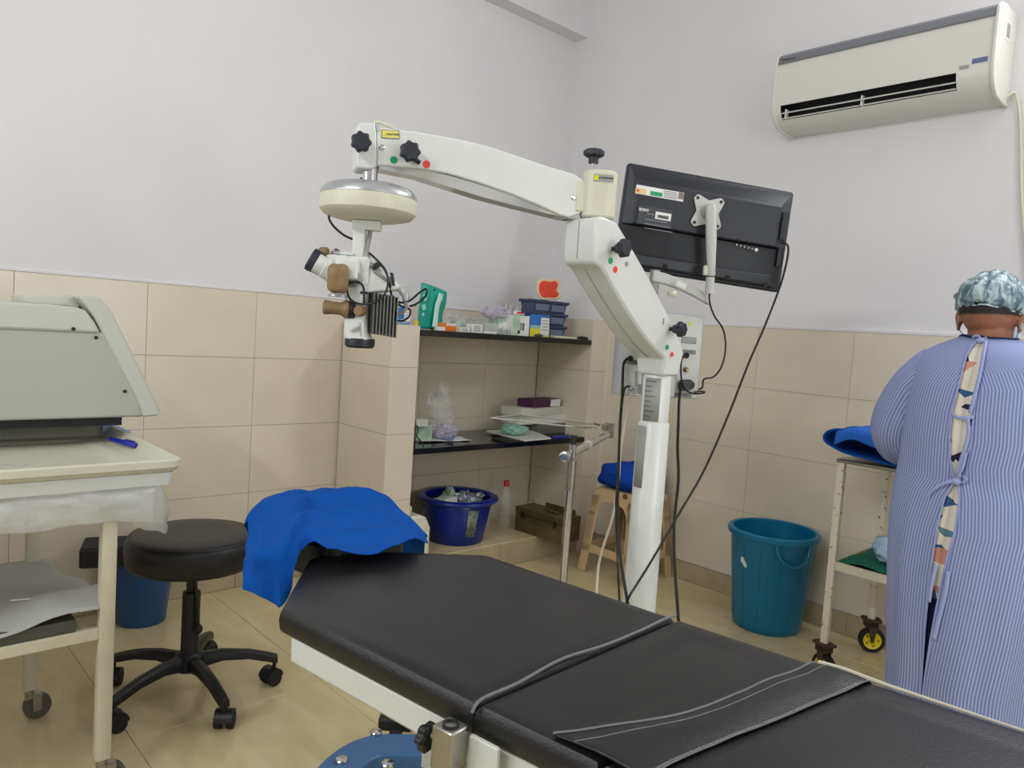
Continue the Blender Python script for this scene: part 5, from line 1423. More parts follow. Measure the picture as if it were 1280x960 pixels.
# ================================================================== SHELF GOODS
def goods():
    def R2(px0, px1, py, x, z): # y-range on a plane x
        return on('x', x, px0, py).y, on('x', x, px1, py).y
    def item(name, px0, px1, pyt, x, dep, z, m, label, cat, ang=0, bevel=.0012, group=None, sx=0, hgt=None):
        """carton whose front face stands at plane x, between two pixels, its top at a pixel height"""
        ya, yb = on('x', x, px0, pyt).y, on('x', x, px1, pyt).y
        zt = on('x', x, (px0+px1)/2, pyt).z if hgt is None else z+hgt
        c = V((x-dep/2, (ya+yb)/2, (z+zt)/2)); 
        X = V((math.cos(ang), math.sin(ang), 0)); Y = V((-X.y, X.x, 0))
        o = obj(name, MB().box(c, (dep, yb-ya, zt-z), (X, Y, ZZ)), m, bevel=bevel)
        tag(o, label, cat, group)
        return o, c, (X, Y), (dep, yb-ya, zt-z)
    def print_on(o, c, XY, sz, u, v, w_, h, m, name='printed_patch', face=0, e=.0007):
        X, Y = XY
        if face == 0: p = c + X*(sz[0]/2+e/2) + Y*u*sz[1]/2 + ZZ*v*sz[2]/2; a = (Y, ZZ, X)
        return obj(name, MB().box(p, (w_*sz[1], h*sz[2], e), a), m, o)
    Z1, Z2, XF = ZS1, ZS2, PX
    # pump bottle on the left pier
    c = V((-2.84, 1.93, 1.2182))
    s = thing('sanitiser_bottle', 'blue hand sanitiser pump bottle on top of the left pier', 'bottle', c)
    obj('body', MB().rbox(c+ZZ*.05, (.05, .082, .1), r=.018, n=5), M['clear'], s)
    obj('liquid', MB().rbox(c+ZZ*.04, (.046, .078, .076), r=.016, n=5), M['sanit'], s)
    obj('label', MB().box(c+V((.0256, .006, .046)), (.0008, .05, .06)), M['paper'], s)
    obj('label_patch', MB().box(c+V((.0262, -.02, .05)), (.0008, .03, .05)), M['cartonb'], s)
    for k in range(4): obj('label_print', MB().box(c+V((.0266, .012, .066-.011*k)), (.0006, .026, .003)), M['inkg'], s)
    obj('shoulder', MB().lathe([(.034, .098), (.03, .108), (.016, .116), (.014, .13), (0, .13)], c, n=24), M['clear'], s)
    obj('pump_collar', MB().lathe([(.016, .12), (.016, .14), (.008, .146), (.005, .148), (.005, .172), (0, .172)], c, n=20), M['film'], s)
    obj('pump_head', MB().rbox(c+V((0, .006, .176)), (.016, .044, .01), r=.006), M['film'], s)
    yc = V((-2.8, 1.982, 1.2182)); yc = on('x', -2.79, 522, 402); yc.z = 1.2182; yc.y -= .006
    tag(obj('yellow_cap', MB().lathe([(.009, 0), (.009, .014), (.012, .014), (.0125, .022), (0, .022)], yc, n=20), M['yellow']), 'small yellow cap at the corner of the left pier', 'cap')
    # teal toothbrush pouch
    P0 = [(521, 411), (553, 412), (559, 366), (556, 362), (527, 352)]
    def face(x, pts, th): return [on('x', x, *q) for q in pts]
    ctrl = [[on('x', -2.86-.004*k, a, b) for a, b in row] for k, row in enumerate([[(522, 410), (532, 411), (542, 411), (551, 411)], [(523, 392), (533, 393), (544, 394), (553, 393)], [(525, 372), (535, 373), (546, 375), (557, 378)], [(527, 353), (536, 356), (547, 360), (558, 365)]])]
    Fp = net(ctrl, 5, 5); Fp = [[p+V((.012*math.sin(PI*i/(len(Fp)-1))*math.sin(PI*j/(len(r)-1)), 0, 0)) for j, p in enumerate(r)] for i, r in enumerate(Fp)]
    lo = min(p.z for r in Fp for p in r); Fp = [[p+ZZ*max(0, Z1+.001-lo) for p in r] for r in Fp]
    po = tag(obj('pouch', MB().grid(wrinkle(Fp, .003, 30)), M['pouch'], solid=.006), 'upright teal foil pouch leaning beside the left pier', 'pouch')
    strip = [[on('x', -2.838, a, b)+ZZ*max(0, Z1+.001-lo) for a, b in row] for row in [[(540, 409), (547, 410)], [(542, 395), (548, 395)], [(544, 381), (550, 382)], [(547, 372), (553, 374)], [(549, 366), (554, 368)]]]
    obj('printed_stripe', MB().grid(net(strip, 4, 3)), mat('mint_print', (196, 232, 222), .4), po, solid=.0008)
    for i, (a, b, w_, h) in enumerate(((531, 372, .016, .03), (530, 384, .02, .026), (529, 393, .013, .014), (543, 362, .01, .008))):
        p = on('x', -2.839, a, b)+ZZ*max(0, Z1+.001-lo)
        obj('printed_patch', MB().box(p, (.001, w_, h), (V((1, 0, 0)), V((0, .96, .28)), V((0, -.28, .96)))), mat('mint_print2', (150, 214, 200), .4) if i < 3 else M['navy'], po)
    # crumpled clear bags along the back
    for i, (px, py, r, lb) in enumerate(((570, 398, (.1, .06, .045), 'crumpled clear plastic bag behind the orange box'), (600, 399, (.09, .06, .04), 'crumpled clear plastic bag behind the small white cartons'))):
        p = on('x', -3.05, px, py); p.z = Z1+.042
        tag(crumple(p, r, M['clear'], 'plastic_bag', amp=.4, sc=22, seed=20+i, flat=Z1+.001, ax=(V((0, 1, 0)), V((-1, 0, 0)), ZZ), jag=.3), lb, 'bag')
    # orange box etc.
    o, c, XY, sz = item('orange_box', 548, 571, 404, -2.84, .06, Z1, M['orange'], 'orange cardboard box with a white end on the upper shelf', 'box')
    print_on(o, c, XY, sz, .4, .7, .55, .35, M['paper'])
    o, c, XY, sz = item('white_tube', 546, 557, 408.5, -2.8, .02, Z1, M['paper'], 'small white packet in front of the orange box', 'packet')
    o, c, XY, sz = item('white_carton', 575.5, 588, 409, -2.81, .04, Z1, M['carton'], 'smaller square white carton right of the orange box', 'box')
    for k in range(3): print_on(o, c, XY, sz, -.1, .4-.45*k, .55, .1, M['inkg'])
    o, c, XY, sz = item('white_carton', 590, 603.5, 405.5, -2.81, .045, Z1, M['carton'], 'taller square white printed carton in the middle of the upper shelf', 'box')
    for k in range(4): print_on(o, c, XY, sz, 0, .55-.36*k, .6, .09, M['inkg'])
    item('green_pad', 571, 577, 402, -2.86, .05, Z1, M['cartong'], 'pale green packet between the orange box and white carton', 'packet')
    item('clear_box', 606, 623, 404, -2.83, .07, Z1, M['clear'], 'clear plastic box before the crumpled bag', 'box')
    item('white_card', 606, 621, 414.5, -2.8, .03, Z1, M['paper'], 'low white card lying at the front edge of the upper shelf', 'card')
    o, c, XY, sz = item('green_white_carton', 623, 642, 399, -2.87, .07, Z1, M['cartong'], 'pale green carton under the lilac bag', 'box')
    print_on(o, c, XY, sz, .2, .5, .6, .2, M['paper'])
    item('white_card', 624, 637, 404, -2.855, .012, Z1+.025, M['carton'], 'small white slip propped against the pale green carton', 'card')
    for i, a in enumerate((624, 631)):
        o, c, XY, sz = item('glass_vial_box', a, a+6.5, 409.5, -2.82, .03, Z1, M['clear'], ('left' if i == 0 else 'right') + ' one of two small clear vial boxes by the tall carton', 'vial box')
        print_on(o, c, XY, sz, 0, -.1, .5, .6, M['inkg'])
    o, c, XY, sz = item('tall_carton', 641, 662.5, 394.5, -2.82, .08, Z1, M['carton'], 'tall white and pale green carton with a grey code patch', 'box')
    print_on(o, c, XY, sz, -.55, 0, .42, .98, M['cartong']); print_on(o, c, XY, sz, .15, -.1, .25, .38, M['inkg']); print_on(o, c, XY, sz, .6, -.25, .3, .75, M['paper']); print_on(o, c, XY, sz, -.2, -.65, .14, .14, M['ink'])
    o, c, XY, sz = item('blue_yellow_carton', 663.5, 688, 393.5, -2.83, .06, Z1, M['cartonb'], 'blue carton with yellow lower half and white panel', 'box')
    print_on(o, c, XY, sz, 0, -.62, .99, .36, M['cartony']); print_on(o, c, XY, sz, 0, -.12, .99, .14, mat('pale_print', (150, 190, 190), .6), e=.0006); print_on(o, c, XY, sz, .5, -.05, .42, .8, M['paper'], e=.0012)
    for k in range(4): print_on(o, c, XY, sz, .5, .5-.28*k, .32, .04, M['inkg'], e=.0016)
    # lilac bag on the cartons
    zg = Z1+.055
    p = on('x', -2.9, 621, 391); 
    tag(crumple(p, (.085, .05, .03), M['clearl'], 'lilac_bag', amp=.35, sc=24, seed=31, flat=on('x', -2.9, 620, 398.5).z, ax=(V((0, 1, 0)), V((-1, 0, 0)), ZZ), jag=.4), 'crumpled translucent lilac bag on top of the cartons', 'bag')
    # cup with swabs and red card
    c = on('x', -2.89, 644, 390); zc_ = on('x', -2.87, 650, 394).z
    c = V((c.x+.0, c.y, zc_+.001))
    cu = thing('clear_cup', 'clear plastic cup holding upright white pipettes behind the cartons', 'cup', V((-2.93, c.y, Z1)))
    cc = V((-2.93, c.y, Z1))
    obj('body', MB().lathe([(0, .002), (.022, 0), (.024, .003), (.032, .1), (.031, .1), (.022, .005), (0, .004)], cc, n=24), M['clear'], cu)
    for i, (dy, ty) in enumerate(((-.012, -.03), (.0, .002), (.014, .045))):
        pp = thing('pipette', ('left leaning', 'middle', 'right leaning wide-ended')[i] + ' white pipette in the clear cup', 'pipette', cc+V((0, dy, .006)))
        a = cc+V((0, dy, .008)); b = cc+V((0, ty, .145-.006*i)); 
        obj('stem', MB().cyl(a, b, .0018, .003, n=10), M['paper'], pp)
        obj('bulb', MB().cyl(b, b+(b-a).normalized()*.018, .003, .007 if i == 2 else .004, n=12), M['film'], pp)
    ya = on('x', -2.86, 643, 388).y; yb = on('x', -2.86, 655, 388).y; zz0 = on('x', -2.86, 649, 394).z
    tag(obj('red_white_card', MB().box((-2.86, (ya+yb)/2, zz0+.012), (.012, yb-ya, .02)), M['paper']), 'small red and white packet resting on the tall carton', 'packet')
    obj('printed_patch', MB().box((-2.8535, (ya+yb)/2, zz0+.012), (.001, (yb-ya)*.6, .011)), M['stred'], bpy.data.objects['red_white_card'])
    # slate drawer trays stacked by three
    y0, y1 = on('x', -2.86, 664, 400).y, on('x', -2.86, 709, 400).y
    zt = on('x', -2.86, 690, 376).z; hh = (zt-Z1)/3
    for k in range(3):
        z0 = Z1 + hh*k + .0003
        tr = thing('slate_tray', ('bottom', 'middle', 'top')[k] + ' one of three stacked slate-blue divided trays', 'tray', ((-2.91), (y0+y1)/2, z0), 'stacked slate-blue trays')
        rr_ = lambda e, z, x0=-2.96, x1=-2.86: [V((x0-e, y0-e, z)), V((x1+e, y0-e, z)), V((x1+e, y1+e, z)), V((x0-e, y1+e, z))]
        obj('body', MB().loft([rr_(-.012, z0), rr_(-.004, z0+hh*.75)], True), M['traybl'], tr, bevel=.003)
        obj('lid', MB().loft([rr_(.004, z0+hh*.76), rr_(.004, z0+hh-.0008)], True), M['traynv'], tr, bevel=.002)
        for s_ in (.28, .72):
            yy = y0+(y1-y0)*s_
            obj('window_panel', MB().box((-2.8655+.0035, yy, z0+hh*.4), (.003, (y1-y0)*.36, hh*.5)), mat('slate_panel', (104, 116, 142), .3), tr)
        obj('end_tab', MB().box((-2.89, y1+.007, z0+hh*.82), (.03, .012, hh*.2)), M['traybl'], tr)
    ya, yb = on('x', -2.83, 656, 388).y, on('x', -2.83, 681, 388).y; zb_ = on('x', -2.83, 668, 393).z
    tag(obj('navy_case', MB().box((-2.845, (ya+yb)/2, zb_+.0135), (.03, yb-ya, .024), (V((1, 0, 0)), V((0, 1, -.03)), V((0, .03, 1)))), M['traynv'], bevel=.003), 'dark navy spectacle-size case lying on the blue and yellow carton', 'case')
    # coral apple-like moulded dish
    cen = on('x', -2.88, 686, 361); 
    shp = [(-15, -5), (-14, -10), (-9, -13.5), (-3, -13), (3, -12), (9, -13.5), (14, -11), (15, -7), (12.5, -2), (13, 3), (16, 7), (14, 11), (8, 13.5), (2, 12.5), (-4, 13), (-9, 12.5), (-13, 8), (-15.5, 1)]
    def sh(k, x, dx=0): return spline([on('x', x, 686+a*k+dx, 361+b*k) for a, b in shp], 3, closed=True)
    zmin = min(p.z for p in sh(1, -2.88)); lift = ZZ*(zt+.001-zmin)
    dish = thing('moulded_dish', 'coral red moulded block with cream rim standing on the slate trays', 'ornament', V((-2.9, cen.y, zt)))
    r0, r1 = [p+lift for p in sh(1, -2.92)], [p+lift for p in sh(1, -2.88)]
    obj('rim', MB().loft([[p+V((-.0, 0, 0)) for p in r0], [p.lerp(p, 1) for p in r1], [p+lift for p in sh(.93, -2.874)], [p+lift for p in sh(.8, -2.876)]], True), M['creamr'], dish, sharp=50)
    obj('coral_face', MB().loft([[p+lift for p in sh(.8, -2.878)], [p+lift for p in sh(.76, -2.872)], [p+lift for p in sh(.4, -2.87)]], True), M['coral'], dish)
    # cream flat box and dark clips
    o, c, XY, sz = item('cream_box', 694, 721, 420.5, -2.81, .05, Z1, mat('cream_card', (224, 220, 190), .6), 'flat cream box at the right end of the upper shelf', 'box')
    p = on('x', -2.83, 728, 425); p.z = Z1+.006
    tag(crumple(p, (.032, .03, .012), M['ink'], 'dark_clip', amp=.4, sc=40, seed=2, flat=Z1+.0005, n=20, k=10), 'small dark metal clip at the right end of the upper shelf', 'clip')
    p = on('x', -2.79, 674, 421); p.z = Z1+.006
    tag(crumple(p, (.022, .012, .011), mat('olive_dark', (64, 58, 30), .5), 'dark_clip', amp=.4, sc=50, seed=5, flat=Z1+.0005, n=20, k=10), 'small dark olive clip in front of the blue and yellow carton', 'clip')

    # ---------- lower shelf
    p = on('x', -2.98, 548, 515)
    for nm, lb, c_, r_, sd_ in (('clear_bag', 'tall crumpled clear plastic bag standing at the left of the lower shelf', V((p.x, p.y+.01, Z2+.13)), (.062, .05, .14), 41),):
        tag(crumple(c_, r_, M['clear'], nm, amp=.35, sc=16, seed=sd_, flat=Z2+.001, ax=(V((0, 1, 0)), V((-1, 0, 0)), ZZ), jag=.35, n=56, k=40), lb, 'bag')
    tag(crumple(V((p.x+.03, p.y+.015, Z2+.045)), (.07, .05, .035), M['clearl'], 'lilac_bag', amp=.45, sc=24, seed=44, flat=Z2+.008, ax=(V((0, 1, 0)), V((-1, 0, 0)), ZZ), jag=.3), 'crumpled lilac-grey bag at the foot of the tall clear bag', 'bag')
    def sheet(name, quad, z, m, label, cat='paper', curl=.006, th=.0015, seed=0):
        q = [on('z', z, *a) for a in quad]
        ctrl = [[q[0].lerp(q[1], s_).lerp(q[3].lerp(q[2], s_), t_) + ZZ*curl*(random.random()) for s_ in (0, .33, .66, 1)] for t_ in (0, .33, .66, 1)]
        return tag(obj(name, MB().grid(net(ctrl, 4, 4)), m, solid=th), label, cat)
    sheet('paper_sheet', ((522, 553), (590, 551), (570, 545), (528, 546)), Z2+.003, M['paper'], 'white paper sheets spread at the left of the lower shelf')
    sheet('blue_packet', ((548, 548), (566, 551), (570, 545), (553, 542)), Z2+.012, mat('pale_blue_pack', (130, 150, 200), .5), 'pale blue packet on the white papers', 'packet')
    o, c, XY, sz = item('white_carton', 521, 536, 517.5, -2.93, .06, Z2+.075, M['carton'], 'small white carton on the green packs at the left of the lower shelf', 'box', hgt=.035)
    item('green_pack', 521, 541, 530, -2.95, .08, Z2+.001, M['cartong'], 'stack of pale green packs behind the pier edge', 'pack', hgt=.073)
    y_ = on('x', -2.8, 527, 540).y
    tag(obj('black_cord', MB().tube([V((-2.86, y_-.03, Z2+.1)), V((-2.84, y_+.0, Z2+.095)), V((-2.83, y_+.0, Z2+.07)), V((-2.82, y_-.012, Z2+.05)), V((-2.81, y_+.004, Z2+.03)), V((-2.8, y_+.012, Z2+.012)), V((-2.79, y_+.008, Z2+.004))], .003, 8, smooth=5), M['cable']), 'short black cord hanging over the green packs', 'cord')
    # right hand side of the lower shelf
    def flat(name, quad, z0, th, m, label, cat):
        q = [on('z', z0, *a) for a in quad]
        return tag(obj(name, MB().prism(q, ZZ*th), m, bevel=.001), label, cat)
    flat('dark_tablet', ((614, 549), (632, 554), (652, 553), (634, 547)), Z2+.001, .008, M['ink'], 'flat black case near the front of the lower shelf', 'case')
    flat('document_stack', ((608, 540), (656, 552), (689, 549), (655, 536)), Z2+.0095, .008, mat('pale_document', (206, 208, 198), .7), 'pale document folder lying on the lower shelf', 'folder')
    q = on('z', Z2+.02, 642, 543)
    tag(crumple(q+ZZ*.025, (.07, .06, .032), mat('mint_film', (150, 200, 180), .25, alpha=.75, bump=.6, bscale=50), 'mint_bag', amp=.3, sc=20, seed=51, flat=Z2+.0185, jag=.2), 'crumpled mint green bag on the pale folder', 'bag')
    # a metal box with cartons on top
    o, c, XY, sz = item('grey_metal_box', 672, 709, 529.5, -2.93, .16, Z2+.001, mat('grey_box', (124, 124, 118), .4, metal=.5), 'grey metal box under the white cartons on the lower shelf', 'box')
    zt = c.z+sz[2]/2
    def stack(name, px0, px1, pyt, pyb, x, dep, z, m, label, ang):
        ya, yb = on('x', x, px0, pyt).y, on('x', x, px1, pyt).y
        h = on('x', x, px1-5, pyt).z - on('x', x, px1-5, pyb).z
        X = V((math.cos(ang), math.sin(ang), 0)); Y = V((-X.y, X.x, 0)); c = V((x-dep/2, (ya+yb)/2, z+h/2+.0006))
        o = obj(name, MB().box(c, (dep, yb-ya, h), (X, Y, ZZ)), m, bevel=.001); tag(o, label, 'box')
        return o, c, (X, Y), (dep, yb-ya, h)
    o, c, XY, sz = stack('white_carton', 650, 711, 521, 531, -2.94, .14, zt, M['carton'], 'lower flat white carton on the grey metal box', 0)
    o, c, XY, sz = stack('white_carton', 648, 708, 512, 522, -2.93, .15, c.z+sz[2]/2, mat('carton_b', (206, 206, 192), .7), 'upper flat white carton under the purple carton', .1)
    o, c, XY, sz = stack('purple_carton', 662, 703, 500.5, 510, -2.93, .11, c.z+sz[2]/2, M['purple'], 'dark purple carton topping the stack on the lower shelf', .15)
    print_on(o, c, XY, sz, .62, 0, .36, .9, M['paper'])
    # blue marker
    a, b = on('z', Z2+.01, 690, 547), on('z', Z2+.01, 710, 546)
    mk = thing('marker', 'thick blue marker at the right end of the lower shelf', 'marker', a-ZZ*.009)
    obj('barrel', MB().cyl(a, a.lerp(b, .6), .009, n=16), M['penb'], mk); obj('cap', MB().cyl(a.lerp(b, .6), b, .0095, n=16), M['penb'], mk)
goods()
# ================================================================== PERSON IN A STRIPED GOWN
def person():
    cx, cy = -.665, 2.475
    t = thing('person', 'person in a striped blue gown and clear hair cap seen from behind', 'person', (cx, cy, 0))
    O = V((cx, cy, 0))
    def P(x, y, z): return O + V((x, y, z))
    # body pieces fused into one skin
    mb = MB()
    def cap(a, b, ra, rb, n=18):
        a, b = V(a), V(b); x, y, ax = basis(b-a); L = (b-a).length; rings = []
        for i in range(6):
            q = -PI/2 + PI/2*i/5.; q = max(q, -PI/2+.08)
            rings.append((math.sin(q)*ra, math.cos(q)*ra, a))
        for i in range(6):
            q = PI/2*i/5.; q = min(q, PI/2-.08)
            rings.append((math.sin(q)*rb, math.cos(q)*rb, b))
        mb.loft([[c + ax*h + (x*math.cos(2*PI*k/n)+y*math.sin(2*PI*k/n))*r for k in range(n)] for h, r, c in rings], True)
    def chain(pts):
        for (p, r), (q, s_) in zip(pts, pts[1:]): cap(p, q, r, s_)
    for s in (-1, 1):
        chain([(P(s*.085, 0, .74), .095), (P(s*.09, .01, .42), .06), (P(s*.088, .0, .38), .052), (P(s*.088, -.01, .09), .036)])
        # foot
        chain([(P(s*.088, -.02, .05), .036), (P(s*.095, .06, .035), .034), (P(s*.1, .13, .022), .022)])
        # arm: shoulder, elbow, wrist reaching forward over the trolley
        sh, el, wr = P(s*.165, .0, 1.19), P(s*.225, .02, .97), P(s*.12, .235, .965)
        chain([(sh-V((0, 0, .012)), .044), (sh.lerp(el, .5), .042), (el, .036), (el.lerp(wr, .35), .036), (wr, .024)])
        # hand: palm and five fingers, curled over a cloth
        f = (P(s*.07, .33, .945)-wr).normalized(); side = V((0, 0, 1)).cross(f).normalized(); up = f.cross(side)
        pc = wr + f*.045
        for k in (-1, 0, 1): chain([(wr+side*k*.012, .015), (wr+f*.075+side*k*.022, .0135)])
        for k, (o_, l_) in enumerate(((-.03, .062), (-.010, .074), (.010, .07), (.029, .055))):
            b0 = wr + f*.078 + side*o_
            p1 = b0 + f*l_*.45 - V((0, 0, .004)); p2 = p1 + (f*.75 - V((0, 0, .6)))*l_*.32; p3 = p2 + (f*.35 - V((0, 0, .9)))*l_*.27
            chain([(b0, .0088), (p1, .0082), (p2, .0076), (p3, .0068)])
        th = -side*s if (side.x*s) > 0 else side*s
        inn = V((-s, 0, 0)); th = side if side.dot(inn) > 0 else -side
        b0 = wr + f*.02 + th*.02
        chain([(b0, .012), (b0+f*.03+th*.024-V((0, 0, .004)), .0105), (b0+f*.058+th*.03-V((0, 0, .012)), .0085)])
    mb.ell(P(0, 0, .8), (.165, .115, .12)); mb.ell(P(0, -.0, .98), (.145, .105, .16)); mb.ell(P(0, .005, 1.12), (.16, .1, .13))
    cap(P(-.11, .005, 1.19), P(.11, .005, 1.19), .05, .05)
    cap(P(0, .02, 1.2), P(-.012, .055, 1.31), .056, .052)
    # head: bowed forward
    hc = P(-.018, .075, 1.362)
    fw = V((0, .92, -.38)).normalized(); up = V((0, .38, .92)).normalized(); rt = V((1, 0, 0))
    A = (rt, fw, up)
    mb.ell(hc+up*.012-fw*.012, (.076, .094, .09), A); mb.ell(hc-up*.045+fw*.03, (.06, .065, .07), A)      # skull, jaw
    mb.ell(hc-up*.088+fw*.068, (.026, .022, .02), A)                                                      # chin
    mb.ell(hc-up*.025+fw*.1, (.013, .02, .022), A); cap(hc+up*.012+fw*.09, hc-up*.03+fw*.112, .007, .011)   # nose
    for s in (-1, 1):
        mb.ell(hc+rt*s*.033-up*.02+fw*.075, (.022, .018, .018), A)                                         # cheeks
        mb.ell(hc+rt*s*.032+up*.016+fw*.082, (.02, .014, .009), A)                                         # brow
    mb.ell(hc-up*.057+fw*.092, (.022, .012, .007), A); mb.ell(hc-up*.066+fw*.09, (.019, .012, .007), A)     # lips
    for s in (-1, 1):
        c = hc+rt*s*.079-up*.018-fw*.004
        mb.ell(c, (.008, .019, .031), (rt*math.cos(.5*s)+fw*-.0, fw, up)); mb.ell(c-up*.026+fw*.004, (.006, .009, .01), A)
        mb.ell(c+rt*s*.008+up*.008-fw*.008, (.004, .012, .02), A)
    tmp = obj('tmp_body', mb, M['skin'], loc=(0, 0, 0))
    r = tmp.modifiers.new('r', 'REMESH'); r.mode = 'VOXEL'; r.voxel_size = .0045
    s2 = tmp.modifiers.new('s', 'SMOOTH'); s2.factor = .5; s2.iterations = 3
    dg = bpy.context.evaluated_depsgraph_get()
    me = bpy.data.meshes.new_from_object(tmp.evaluated_get(dg)); bpy.data.objects.remove(tmp)
    for v in me.vertices: v.co -= O
    for p in me.polygons: p.use_smooth = True
    me.materials.clear(); me.materials.append(M['skin'])
    bo = bpy.data.objects.new('body', me); COL.objects.link(bo); bo.parent = t; ORG[bo.name] = O
    # eyes
    for s in (-1, 1):
        e = obj('eye', MB().ell(hc+rt*s*.03+fw*.083-up*.0, (.011, .009, .008), A), M['paper'], t)
        obj('iris', MB().ell(hc+rt*s*.03+fw*.0905-up*.002, (.0045, .002, .0045), A), M['hair'], e)
    # hair: shell over the skull down to the nape, with a bun
    def shell(k, tmax, m, name, amp=0, sc=20, n=48, lift=0, col=None, nape=0):
        rings = []
        for i in range(25):
            th = tmax*i/24
            ring = []
            for j in range(n):
                a = 2*PI*j/n
                back = max(0, -math.sin(a)); frontk = max(0, math.sin(a))
                q = th*(1 + nape*back - .16*frontk)
                q = max(q, .02)
                d = rt*(math.cos(a)*math.sin(q)*.079) + fw*(math.sin(a)*math.sin(q)*.097) + up*(math.cos(q)*.094)
                f = k + amp*noise.noise(V((math.cos(a)*2, math.sin(a)*2, q*1.2))*sc*.16) + amp*.5*noise.noise(V((math.cos(a)*6, math.sin(a)*6, q*1.6)))
                ring.append(hc+up*.012-fw*.012 + d*f)
            rings.append(ring)
        return MB().loft(rings)
    h = obj('hair', shell(1.035, 1.75, M['hair'], 'hair', .03, nape=.22), M['hair'], t)
    bun = hc - fw*.108 + up*.01
    obj('hair_bun', MB().ell(bun, (.034, .024, .032), A), M['hair'], h)
    obj('hair_tie', MB().lathe([(.021, -.007), (.0275, -.004), (.0275, .004), (.021, .007)], bun+fw*.0-fw*.0105, -fw, n=24, cap=False), mat('olive_tie', (140, 150, 84), .7), h)
    capo = shell(1.2, 1.74, None, 'cap', .13, 26, 72, nape=.1)
    # gathered hem: tuck the last rings inwards
    n = 72
    for i, kk in ((24, .83), (23, .9), (22, .97)):
        for j in range(n):
            v = capo.v[i*n+j]; c0 = hc+up*.012-fw*.012
            capo.v[i*n+j] = c0 + (v-c0)*kk*(1+.02*math.sin(j*2.6))
    # the bun pushes the cap out behind
    for i, v in enumerate(capo.v):
        d = (v-(bun-fw*.01)); 
        if d.length < .06: capo.v[i] = v - fw*(.06-d.length)*.42
    cp = obj('hair_cap', capo, M['cap'], t, solid=.0012, sharp=180); cp['label'] = 'crinkled translucent bouffant hair cap'
    c0 = hc+up*.012-fw*.012
    obj('cap_elastic', MB().tube([capo.v[24*n+j] for j in list(range(0, n, 2))+[0]], .003, 6), mat('cap_edge', (190, 212, 216), .5), cp)
    # face mask with strap round the ear
    mk = obj('face_mask', MB().ell(hc-up*.04+fw*.062, (.066, .058, .05), A), M['mask'], t)
    for s in (-1, 1):
        obj('ear_loop', MB().tube([hc+rt*s*.06-up*.03+fw*.06, hc+rt*s*.081-up*.004+fw*.012, hc+rt*s*.087-up*.006-fw*.012, hc+rt*s*.083-up*.04-fw*.008, hc+rt*s*.062-up*.062+fw*.04], .002, 6, smooth=4), M['mask'], mk)
    # clothing --------------------------------------------------
    def body_ring(z, tab):
        for (z0, *a), (z1, *b) in zip(tab, tab[1:]):
            if z0 >= z >= z1:
                k = (z0-z)/(z0-z1); k2 = k
                return [x+(y-x)*k2 for x, y in zip(a, b)]
        return tab[-1][1:] if z < tab[-1][0] else tab[0][1:]
    # z, half width, half depth, centre x, centre y, slit half width, slit centre x
    G = [(1.292, .07, .07, -.008, .035, .003, .0), (1.283, .095, .08, -.004, .025, .008, .0), (1.268, .128, .092, 0, .014, .016, .0), (1.245, .163, .103, 0, .006, .02, .0), (1.21, .186, .112, 0, 0, .021, .0), (1.15, .194, .122, 0, -.003, .022, -.002), (1.08, .195, .125, 0, -.004, .027, -.006),
         (1.0, .197, .125, 0, -.002, .027, -.006), (.93, .197, .122, 0, 0, .014, -.008), (.885, .2, .12, 0, 0, .004, -.004), (.84, .204, .127, 0, .0, .018, -.008), (.74, .207, .133, .003, .0, .024, -.012), (.6, .203, .136, .008, 0, .02, -.018), (.45, .195, .14, .012, 0, .013, -.022), (.3, .183, .142, .016, 0, .006, -.024), (.12, .178, .145, .018, 0, .003, -.024)]
    def surf(tab, scale, fold, z0, z1, nz, na, slit=True, uvs=None, seed=0):
        rows = []; uv = []
        for i in range(nz+1):
            z = z0 + (z1-z0)*i/nz
            a, b, ox, oy, sl, sx = body_ring(z, tab)
            a *= scale; b *= scale
            row = []; u = 0; prev = None
            half = math.asin(min(.9, sl*.72/a)) if slit else 0
            sh = math.asin(max(-.9, min(.9, (sx-ox)/a)))
            for j in range(na+1):
                s_ = j/na
                th = -PI/2 + sh + half + (2*PI-2*half)*s_
                ct, st = math.cos(th), math.sin(th)
                e = .85
                fx = math.copysign(abs(ct)**e, ct); fy = math.copysign(abs(st)**e, st)
                low = max(0, min(1, (1.0-z)/.7))
                f = 1 + fold*low*(.6*math.sin(th*9+seed) + .5*math.sin(th*5+1.3+z*1.5)) + fold*.6*noise.noise(V((ct*3, st*3, z*3.5+seed)))*1.2
                # gathered creases round the tie at the waist
                cr = math.exp(-((z-.9+.08*abs(ct))**2)/.0016)*.02*max(0, -st)
                p = O + V((ox+fx*a*f, oy+fy*b*(f-cr), z + .006*noise.noise(V((ct*2, st*2, z*4)))))
                if prev is not None: u += (p-prev).length
                prev = p; row.append(p); uv.append((u, z))
            tot = u
            for j in range(na+1):
                q = uv[i*(na+1)+j]; uv[i*(na+1)+j] = ((q[0]-tot/2), q[1])
            rows.append(row)
        return rows, uv
    tabt = [(z, a*.93, b*.92, ox, oy, sl, sx) for z, a, b, ox, oy, sl, sx in G]
    tr, _ = surf(tabt, 1, 0.0, 1.278, .54, 30, 60, slit=False)
    tn = obj('tunic', MB().grid(tr), M['tunic'], t, solid=.002); tn['label'] = 'cream tunic printed with teal, navy and coral shapes'
    cl, _ = surf(tabt, 1.0, 0, 1.296, 1.27, 4, 48, slit=False)
    obj('tunic_collar', MB().grid([[p*1 for p in r] for r in cl]), mat('cream_cloth', (226, 214, 190), .8), tn, solid=.003)
    lg, _ = surf([(z, a*.86, b*.84, ox, oy, sl, sx) for z, a, b, ox, oy, sl, sx in G], 1, 0, .6, .09, 16, 48, slit=False)
